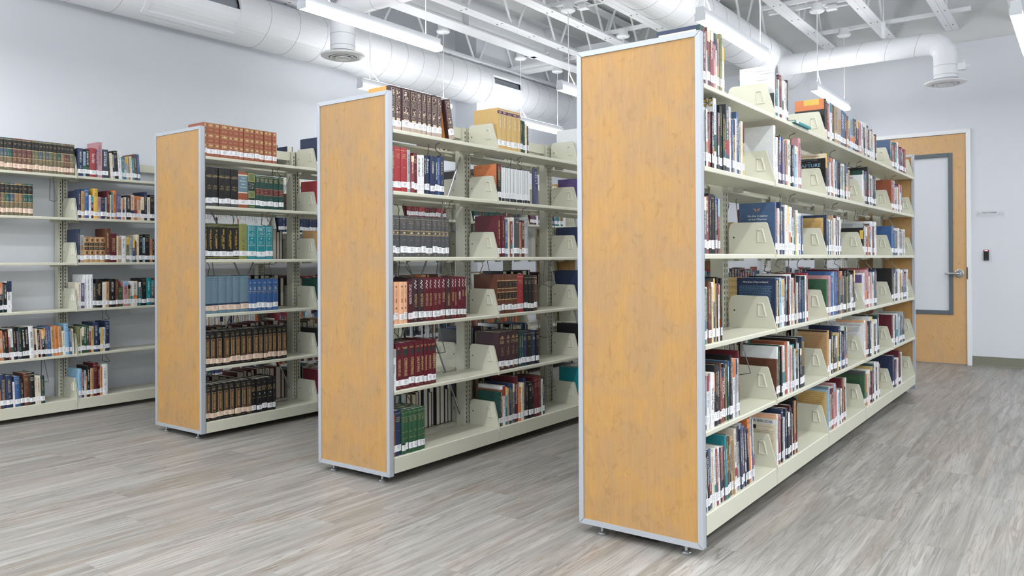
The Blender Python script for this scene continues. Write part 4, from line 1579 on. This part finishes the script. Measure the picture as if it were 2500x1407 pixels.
# far bays of the left bookcase, seen between the shelves of the middle one
fill('L', 2, 1, 'nmk', 20, a=.12, e=.7)
fill('L', 2, 2, 'rrmm', 21, a=.05, e=.62, kinds='h')
fill('L', 2, 3, 'iueeee', 20, kinds='h', e=.9)
fill('L', 2, 4, 'vbtwm', 20)
fill('L', 3, 2, 'uxwa', 21)
fill('L', 4, 2, 'kuoa', 20)
fill('L', 5, 2, 'kowwwwdnnn', 20, e=.85)
fill('L', 5, 3, 'gxxxo', 21)
fill('L', 4, 3, MIX, 21)
fill('L', 6, 2, MIX, 21)
fill('L', 6, 3, MIX, 21)
fill('L', 3, 3, MIX, 20)
for lv in (3, 4, 5, 6):
    fill('M', lv, 3, MIX, 21, w=.1)
    fill('M', lv, 4, MIX, 21, w=.1)
# far faces: the fore-edges show between the shelves
fill('L', 1, 0, 'kwn', 19, n=2, rear=True, a=.82, e=.93, kinds='h')
fill('L', 1, 1, 'n', 20, n=1, rear=True, a=.0, e=.06, kinds='h')
fill('L', 2, 0, 'rwmek', 20, rear=True, a=.8, e=.99)
fill('L', 3, 0, 'k', 21.5, n=23, rear=True, a=.02, e=.995, kinds='h', w=.3)
fill('L', 4, 0, 'k', 22, n=21, rear=True, a=.02, e=.99, kinds='h', w=.3)
fill('L', 5, 0, 'm', 22, n=21, rear=True, a=.02, e=.99, kinds='h', w=.3)
fill('L', 6, 0, 'm', 22.5, n=20, rear=True, a=.02, e=.995, kinds='h', w=.4)
for lv in (4, 5, 6):
    fill('L', lv, 1, MIX, 21, rear=True)
fill('M', 1, 0, 'wwmk', 21, n=4, rear=True, a=.86, e=.98)
fill('M', 1, 1, 'wndwk', 20, n=6, rear=True, a=.6, e=.84, kinds='h')
fill('M', 2, 1, 'swkua', 22, rear=True, a=.05, e=.5)
fill('M', 3, 0, 'k', 21, n=4, rear=True, a=.9, e=.99, kinds='h')
fill('M', 3, 1, 'kuwdk', 21, n=13, rear=True, a=.2, e=.995, kinds='h')
fill('M', 4, 0, 'uwavpp', 19, rear=True, a=.1, e=.9)
fill('M', 4, 1, 'k', 23.5, n=11, rear=True, a=.47, e=.99, kinds='h', w=.8)
fill('M', 5, 1, 'kdsuwb', 22, rear=True, a=.05, e=.9, kinds='h')
row('M', 6, 0, 0, 0, 'th2.6:21.5 bh3:22 uh2.4:21 ah2.4:20.5 kh2:21.5 ' + 'kh2.4:22 nh2.6:22.6 kh2:20 nh2.6:22.8 ' * 2, h=22, rear=True, weight=.8, yrange=(3.1, 3.575), label=False)
fill('M', 6, 1, 'uaku', 22, rear=True, a=.1, e=.9, kinds='h')
fill('M', 4, 2, 'mkw', 22, rear=True)
for lv in (4, 5, 6):
    fill('R', lv, 0, 'kwadn', 20, rear=True, a=.05, e=.95, kinds='h')
    if lv != 4:
        fill('R', lv, 1, MIX, 21, rear=True, a=.05, e=.7)
    fill('R', lv, 2, MIX, 21, rear=True, a=.05, e=.7)
row('R', 4, 1, 0, 0, 'ah2.2:21.3 wp1.6 kp2 np2 wp1.6', h=20, rear=True, weight=1.2, yrange=(4.16, 4.35), label=False)
row('R', 3, 1, 0, 0, 'ah2.2:17 ap2 kp2', h=17, rear=True, weight=.6, yrange=(3.95, 4.04), label=False)
fill('R', 3, 0, 'kakd', 18, n=5, rear=True, a=.75, e=.98, kinds='h')
# wall shelves beyond the left bookcase
fill('W', 2, 3, 'w', 22, n=40, e=.95, kinds='p', w=.1)
fill('W', 2, 4, 'n', 21, n=20, e=.8, kinds='h', w=.1)
fill('W', 5, 3, 'pw', 21, n=22, kinds='p', w=.1)
fill('W', 4, 4, 'rk', 20, w=.1)
fill('W', 5, 4, 'tbwr', 20, w=.1)
fill('W', 6, 3, 'wbtr', 20, w=.1)
fill('W', 6, 4, MIX, 20, w=.1)
fill('W', 4, 5, MIX, 20, w=.1)
fill('W', 3, 5, MIX, 20, w=.1)


# ------------------------------------------------------------------ the bookcases themselves
bookcase('R', 'double-sided cream bookcase with maple end panel, nearest and tallest in view', wires=[(0, 1, .1), (0, 2, .1), (0, 3, .75), (1, 0, .55), (1, 1, .55), (1, 2, .3), (1, 2, .7), (2, 0, .45), (2, 1, .5), (2, 2, .55), (2, 3, .4), (3, 0, .2), (3, 1, .4), (3, 2, .5), (3, 3, .4), (4, 0, .5), (4, 1, .4), (4, 2, .45)], rear_bays=(0, 1, 2))
bookcase('M', 'double-sided cream bookcase with maple end panel, middle one of the three', wires=[(0, 0, .47), (0, 1, .60), (0, 2, .2), (0, 2, .55), (0, 3, .1), (0, 3, .5), (0, 4, .2), (1, 0, .34), (1, 1, .40), (1, 2, .75), (1, 3, .68), (1, 4, .75)], brace_bays=(0,), rear_bays=(0, 1, 2))
bookcase('L', 'double-sided cream bookcase with maple end panel, farthest left of the three', wires=[(0, 0, .68), (0, 1, .58), (0, 2, .6), (0, 3, .55), (0, 4, .55)], brace_bays=(0,), rear_bays=(0, 1))
bookcase('B', 'low single-sided cream shelving against the back wall, glimpsed through the right bookcase', double=False)
bookcase('W', 'long single-sided cream shelving unit standing against the left wall', double=False, wires=[(1, 0, .85), (1, 2, .42), (1, 4, .78), (2, 0, .8), (2, 3, .28), (2, 4, .28)])


# ------------------------------------------------------------------ place the books
def fwd_dist(x, y):
    return -x * math.sin(YAW) + y * math.cos(YAW)


# what is printed on the front covers that face the camera: areas (left, right, bottom, top in fractions, colour),
# lettering ('T', text, x, z, size, colour) and blocks of fine print ('P', left, right, bottom, top, colour, lines)
PRINTS = {
    ('R', 3, 1): [('T', 'On the Creation', .52, .745, .0125, 'white_ink'), ('T', 'of the Chariots', .52, .68, .0125, 'white_ink'), ('E', .5, .865, .016)],
    ('R', 2, 2): [(0, 1, .89, 1, 'c_p'), ('T', 'such & Coming Again', .5, .945, .011, 'c_x'), ('T', 'THE', .5, .80, .009, 'c_c'), ('T', 'RAPTURE', .5, .72, .026, 'c_c'), ('P', .25, .75, .83, .87, 'c_s', 2)],
    ('R', 2, 3): [(0, 1, .87, 1, 'c_e'), ('T', 'HISTORY', .45, .79, .018, 'c_n'), ('P', .2, .72, .70, .74, 'c_n', 1)],
    ('R', 1, 2): [(0, .96, .74, 1, 'c_o'), (.3, .8, .86, 1, 'c_y'), ('P', .1, .84, .64, .69, 'c_x', 1), ('P', .06, .86, .3, .6, 'c_j', 15)],
    ('R', 1, 1): [(.0, 1, .0, .45, 'c_d'), (.5, .8, .72, .73, 'c_s'), (.3, .6, .62, .626, 'c_s'), (.6, .98, .84, .85, 'c_s'), (.45, .9, .9, .906, 'c_s')],
    ('R', 3, 2): [(.08, .9, .2, .93, 'c_h'), ('P', .16, .84, .6, .86, 'c_u', 9)],
    ('R', 3, 3): [(0, 1, .86, 1, 'c_s'), ('P', .1, .9, .9, .96, 'c_d', 1), (.88, 1, .5, .78, 'c_y')],
    ('R', 4, 1): [('T', 'What Does it Mean to Repent?', .5, .92, .010, 'white_ink'), ('P', .07, .9, .5, .84, 'c_c', 16)],
    ('R', 4, 2): [('P', .2, .8, .3, .5, 'c_s', 4)],
    ('R', 4, 3): [(0, .95, .72, .95, 'c_v'), (0, .95, .3, .7, 'c_p'), ('P', .05, .9, .35, .66, 'c_s', 9)],
    ('R', 5, 2): [('P', .1, .95, .25, .9, 'c_u', 30), (0, 1, .97, 1, 'c_k')],
    ('R', 5, 3): [(0, 1, .93, 1, 'c_f'), ('P', .15, .9, .84, .88, 'c_u', 2), ('P', .15, .85, .68, .8, 'c_s', 6), ('P', .6, .9, .3, .62, 'c_s', 10)],
    ('R', 5, 1): [(0, 1, .0, .06, 'c_u')],
    ('R', 6, 1): [(0, 1, .9, 1, 'c_f'), ('T', 'A BIBLICAL', .62, .845, .017, 'black_ink'), (.2, .97, .2, .79, 'c_p'), (.27, .4, .68, .76, 'c_k'), ('P', .44, .9, .71, .74, 'c_d', 1), ('P', .25, .92, .3, .66, 'c_d', 12)],
    ('R', 6, 2): [(0, 1, .93, 1, 'c_j'), (.04, .93, .2, .88, 'c_h'), ('P', .1, .88, .5, .84, 'c_u', 8)],
    ('R', 6, 3): [(0, 1, .9, 1, 'c_d'), ('P', .1, .9, .72, .86, 'c_l', 4)],
    ('R', 1, 0): [(0, .93, 0, 1, 'c_n'), (.05, .91, .1, .93, 'c_p'), ('P', .15, .8, .82, .87, 'c_s', 1)],
    ('M', 2, 1): [(0, .96, .3, 1, 'c_o'), ('P', .1, .4, .88, .95, 'c_u', 3)],
    ('M', 2, 2): [('P', .2, .8, .72, .84, 'c_o', 2), ('P', .3, .9, .55, .66, 'c_s', 3)],
    ('M', 1, 2): [('P', .1, .8, .55, .85, 'c_s', 8), (0, 1, .985, 1, 'c_v')],
    ('R', 4, 1, 'rear'): [(0, 1, 0, 1, 'c_h'), ('T', 'ANSWERING', .5, .9, .017, 'c_l'), ('T', 'JEWISH', .5, .74, .026, 'c_l'), ('T', 'OBJECTIONS TO', .5, .6, .014, 'c_l'), ('T', 'JESUS', .5, .42, .032, 'c_l')],
    ('M', 4, 1, 'rear'): [('T', 'THEOLOGICAL', .5, .8, .017, 'white_ink'), ('T', 'DICTIONARY', .5, .68, .017, 'white_ink'), ('T', 'OF THE', .5, .56, .017, 'white_ink')],
    ('M', 6, 0, 'rear'): [(0, 1, .75, 1, 'c_b'), ('T', 'COLOSSIANS', .5, .5, .019, 'c_c')],
    ('R', 2, 0, 8): [('B', .86, .93, .016)],
    ('L', 3, 1): [(.1, .9, .1, .94, 'c_p')],
}


def cover_print(o, bk, items):
    t, h, d = bk['t'], bk['h'], bk['d']
    sg_ = -1 if bk['rear'] else 1                       # a turned-round book shows its other board
    b = MB()
    off = t / 2 + .0004
    rnd = random.Random(5)

    def X(a):
        return -d * (1 - a) if sg_ > 0 else -d * a

    def q(a, e, z0, z1, m):
        nonlocal off
        off += .00003
        y = -off * sg_
        b.face([(X(a), y, z0 * h), (X(e), y, z0 * h), (X(e), y, z1 * h), (X(a), y, z1 * h)], m)
    for it in items:
        if it[0] == 'P':
            _, a, e, z0, z1, m, n = it
            for k in range(n):
                zz = z1 - (z1 - z0) * k / n
                x = a
                while x < e - .03 * rnd.random() - .01:
                    w = min(rnd.uniform(.02, .07), e - x)
                    q(x, x + w, zz - .0011 / h, zz, m)
                    x += w + .012
        elif it[0] == 'E':                              # spread-winged bird emblem
            _, cx, cz, s = it
            y = -off
            for sg in (-1, 1):
                for k in range(5):
                    w = s * (1 - .13 * k)
                    z = cz * h + s * (.45 - .16 * k)
                    b.face([(X(cx) + sg * .0015, y, z - .001 - .3 * s), (X(cx) + sg * w, y, z), (X(cx) + sg * w * .94, y, z - .12 * s), (X(cx) + sg * .0015, y, z - .4 * s)], 'c_f')
            b.face([(X(cx) - .004, y, cz * h - s * .62), (X(cx) + .004, y, cz * h - s * .62), (X(cx) + .0025, y, cz * h + s * .1), (X(cx) - .0025, y, cz * h + s * .1)], 'c_x')
        elif it[0] == 'B':                              # butterfly
            _, cx, cz, s = it
            for m_, k, dy in (('c_k', 1., 0), ('c_y', .72, .0001)):
                for sg, up in ((-1, 1), (1, 1), (-1, -.6), (1, -.6)):
                    y = -off - dy
                    c0, c1 = X(cx), cz * h
                    w = [(0, 0), (sg * .35, up * 1.2), (sg * 1.2, up * 1.3), (sg * 1.25, up * .5), (sg * .4, up * .1)]
                    mx, mz = sum(p_[0] for p_ in w) / 5, sum(p_[1] for p_ in w) / 5
                    b.face([(c0 + s * (mx + (p_[0] - mx) * k), y, c1 + s * (mz + (p_[1] - mz) * k)) for p_ in w], m_)
        elif it[0] != 'T':
            q(*it)
    if b.f:
        b.build('front_cover_print', o)
    for it in items:
        if it[0] == 'T':
            _, body, cx, cz, size, m = it
            ln = .62 * size * len(body)
            text_obj('cover_lettering', body, size, (X(cx), -(off + .0006) * sg_, cz * h), (sg_, 0, 0), (0, 0, 1), m, o, min(1.1, .9 * d / ln))


MAX_SINGLE = 296
for bk in BOOKS:
    c = CASES[bk['case']]
    bk['x'] = c['x'] - WD + .009 if bk['rear'] else c['x'] - .009
    dd = fwd_dist(bk['x'], bk['y'])
    u = PCX + F_PX * (bk['x'] * math.cos(YAW) + bk['y'] * math.sin(YAW)) / dd
    bk['u'] = u
    face = abs(bk['x']) / math.hypot(bk['x'], bk['y'])        # how squarely the spine faces the camera
    inframe = 1 if -10 < u < 2500 else .0
    if bk['case'] == 'M' and u > 1412 or bk['case'] == 'L' and u > 775 or bk['case'] == 'W' and u > 377:
        inframe *= .15
    bk['area'] = bk['t'] * bk['h'] * (F_PX / dd) ** 2 * bk['weight'] * face * inframe * (2 if bk['title'] else 1)
    if bk['i'] == 0 and bk['case'] in 'RM' and bk['bay'] > 0 and not bk['rear'] and inframe == 1:
        bk['area'] += bk['d'] * bk['h'] * (F_PX / dd) ** 2 * .25   # its front cover shows
order = sorted(range(len(BOOKS)), key=lambda q: -BOOKS[q]['area'])
single = set(order[:MAX_SINGLE])
rows_ = {}
for bk in BOOKS:
    if bk['u'] > -2:
        rows_.setdefault((bk['case'], bk['lev'], bk['bay'], bk['rear']), []).append(bk)
for v in rows_.values():
    for i_, bk in enumerate(sorted(v, key=lambda q: q['y'])):
        bk['ord'] = i_
rest = MB()
COVERS = {}


def spine_text(o, spec, t, h, name='spine_title'):
    mode, body, a, e, m, w = spec
    L_ = (e - a) * h
    if mode == 'V':
        size = min(w * t / .72, .03)
        ln = .66 * size * len(body)
        xs = min(1.15, L_ / ln)
        return text_obj(name, body, size, (.0016, 0, (a + e) / 2 * h), (0, 0, -1), (0, 1, 0), m, o, xs)
    return None


def hor_text(o, body, z, m, w, t, h):
    size = min(.0125, .09 * h)
    ln = .62 * size * len(body)
    k = w * t / ln
    if k > 1.6:
        size *= 1.25
        k = w * t / (.62 * size * len(body))
    return text_obj('spine_lettering', body, size, (.0014, 0, z), (0, 1, 0), (0, 0, 1), m, o, min(1.3, k))


for qi, bk in enumerate(BOOKS):
    c = CASES[bk['case']]
    rnd = random.Random(1000 + qi)
    if bk['rear']:
        cv, pg, lb, tx, look = book_meshes(bk['t'], bk['h'], bk['d'], bk['col'], 'p' if bk['kind'] == 'p' else 'h', rnd, False)
    else:
        cv, pg, lb, tx, look = book_meshes(bk['t'], bk['h'], bk['d'], bk['col'], bk['kind'], rnd, bk['label'])
        if bk['title'] and bk['col'].islower():
            keep = [k for k in range(len(cv.f)) if not cv.m[k].endswith('_ink') and cv.m[k] != 'gilt']
            cv.f, cv.m = [cv.f[k] for k in keep], [cv.m[k] for k in keep]
    th = math.radians(bk['tilt'])
    x = bk['x'] - (0 if bk['rear'] else rnd.uniform(0, .007))
    z = bk['z'] + abs(math.sin(th)) * bk['t'] / 2 + .0004
    mw = Matrix.Translation((x, bk['y'], z)) @ Matrix.Rotation(math.pi if bk['rear'] else 0, 4, 'Z') @ Matrix.Rotation(th, 4, 'X')
    if qi not in single:
        for part in (cv, pg, lb):
            rest.add(part, mw)
        continue
    o = cv.build('book')
    o.matrix_world = mw
    pg.build('page_block', o)
    if lb.f:
        lb.build('call_number_label', o)
    for d in tx:
        if d[0] == 'H':
            hor_text(o, d[1], d[2], d[3], d[4], bk['t'], bk['h'])
        else:
            spine_text(o, ('V', d[1], d[2] / bk['h'], d[3] / bk['h'], d[4], d[5]), bk['t'], bk['h'])
    if bk['title']:
        if bk['title'][0] == 'V':
            spine_text(o, bk['title'], bk['t'], bk['h'])
            ttl = bk['title'][1]
            if len(ttl.split()) < 4 and 'titled' not in look:
                base_look = 'maroon hardcover' if bk['col'] in 'RI' else look
                look = base_look + ' titled ' + ttl
        else:
            hor_text(o, bk['title'][1], .9 * bk['h'], bk['title'][4], .5, bk['t'], bk['h'])
    bay = (['', 'left', 'right'] + BAY)[bk['bay']] if bk['case'] == 'W' else BAY[bk['bay']]
    pos = ORD[bk.get('ord', bk['i'])] + ' from left'
    if bk['n'] == 1:
        pos = 'leaning over'
    if bk['tilt'] > 10:
        look = look.replace('dark maroon', 'tilted maroon')
    lab = '%s, %s, %s bay, %s shelf, %s' % (look, pos, bay, LEVEL[bk['lev'] - 1], c['name'])
    far = ' (far side)' if bk['rear'] else ''
    if bk['rear']:
        lab = '%s hardcover showing page edges, %s, %s bay, %s shelf, %s rear' % (COLNAME[bk['col']], pos, bay, LEVEL[bk['lev'] - 1], c['name'])
    tag(o, lab, 'book', 'books on the %s shelf of the %s' % (LEVEL[bk['lev'] - 1], c['name']) + far)
    pk = (bk['case'], bk['lev'], bk['bay']) + (('rear',) if bk['rear'] else ())
    if bk['i'] == 0 and pk in PRINTS:
        cover_print(o, bk, PRINTS[pk])
    if pk + (bk['i'],) in PRINTS:
        cover_print(o, bk, PRINTS[pk + (bk['i'],)])
    COVERS[(bk['case'], bk['lev'], bk['bay'], bk['i'], bk['rear'])] = (o, bk)
# a row of books on the back-wall shelving, glimpsed between the shelves of the right bookcase
rnd = random.Random(77)
for lev_, xa_, xb_ in ((0, -3.5, -3.1), (0, -3.0, -2.3), (0, -4.3, -3.95), (1, -3.6, -3.1), (1, -4.7, -3.98)):
    x_ = xa_
    while x_ < xb_:
        t_, h_ = rnd.uniform(.014, .034), rnd.uniform(.16, .23)
        for part in book_meshes(t_, h_, .15, rnd.choice('rkwebumwnp'), 'p', rnd)[:3]:
            rest.add(part, Matrix.Translation((x_ + t_ / 2, 8.856, CASES['B']['z'][lev_] + .0005)) @ Matrix.Rotation(math.radians(-90), 4, 'Z'))
        x_ += t_ + .0005
if rest.f:
    o = rest.build('books')
    tag(o, 'many smaller and more distant books packed on the shelves of all the bookcases', 'books', kind='stuff')


# ------------------------------------------------------------------ single odd items on the shelves
def flat_book():
    c = CASES['R']
    y0, y1 = on(1935, 298, 0, c['x']).y, on(1974, 311, 0, c['x']).y
    L_ = y1 - y0
    o = empty('book', (c['x'] + .012, (y0 + y1) / 2, c['z'][0] + .0005))
    b = MB()
    t = .011
    b.box(-.125, 0, -L_ / 2, L_ / 2, 0, .0014, 'c_t')
    b.box(-.125, 0, -L_ / 2, L_ / 2, t - .0014, t, 'c_t')
    b.box(-.002, 0, -L_ / 2, L_ / 2, .0014, t - .0014, 'c_t')
    b.build('cover', o)
    b = MB()
    b.box(-.124, -.0025, -L_ / 2 + .001, L_ / 2 - .001, .0015, t - .0015, 'pages')
    b.build('page_block', o)
    b = MB()
    b.box(-.012, .0006, -L_ / 2 + .02, -L_ / 2 + .055, .0006, t + .0004, 'label_white')
    b.build('call_number_label', o)
    tag(o, 'thin turquoise book lying flat on the top shelf of the right bookcase', 'book', 'books on the top shelf of the right bookcase')


flat_book()


def magazine():
    c = CASES['M']
    z = c['z'][1]
    A = Vector((c['x'] - .012, on(1299, 490, 0, c['x'] - .012).y + .001, 0))
    n, Wd, H = 10, .125, .222
    o = empty('magazine', (A.x, A.y, z + .0006))
    tag(o, 'dark blue magazine with curling cover turned outwards beside the white journals, middle bookcase', 'magazine')
    dirv = Vector((-.14, .99, 0)).normalized()
    nor = Vector((dirv.y, -dirv.x, 0))
    for name, m, off in (('front_cover', 'c_navy_gloss', .0016), ('pages', 'pages', .0)):
        b = MB()
        pts = []
        for k in range(n + 1):
            f = k / n
            p = dirv * (Wd * f) - nor * (.018 * f * f) + nor * off
            pts.append(p)
        for k in range(n):
            p, q = pts[k], pts[k + 1]
            lean = [Vector((0, 0, 0)), Vector((-.0, -.012, 0))]
            th = nor * (-.0014)
            b.face([p, q, q + Vector((0, -.016 * ((k + 1) / n), H)), p + Vector((0, -.016 * (k / n), H))], m)
            b.face([q + th, p + th, p + th + Vector((0, -.016 * (k / n), H)), q + th + Vector((0, -.016 * ((k + 1) / n), H))], m)
            b.face([p + Vector((0, -.016 * (k / n), H)), q + Vector((0, -.016 * ((k + 1) / n), H)), q + th + Vector((0, -.016 * ((k + 1) / n), H)), p + th + Vector((0, -.016 * (k / n), H))], m)
        b.build(name, o, smooth=False)
    for k, (w, f, zz, s) in enumerate((('EM', .5, .195, .012), ('MENTUM', .52, .18, .012), ('TUM', .5, .166, .012), ('TIO', .46, .145, .012), ('A MAIOR', .55, .131, .012), ('V', .4, .1, .01))):
        p = dirv * (Wd * f) - nor * (.018 * f * f) + nor * .0032
        p.z = zz
        p.y -= .016 * f * zz / H
        text_obj('cover_lettering', w, s, p, dirv, (0, 0, 1), 'white_ink', o)


magazine()
k = ('W', 5, 2, 12, False)
if k in COVERS:
    o, bk = COVERS[k]
    for dx in (-.004, .006):
        b = MB()
        zt, zb = -.001, -.075 - dx
        b.box(.0112, .0117, dx - .002, dx + .002, zb, .004, 'c_a')
        b.build('ribbon', o)
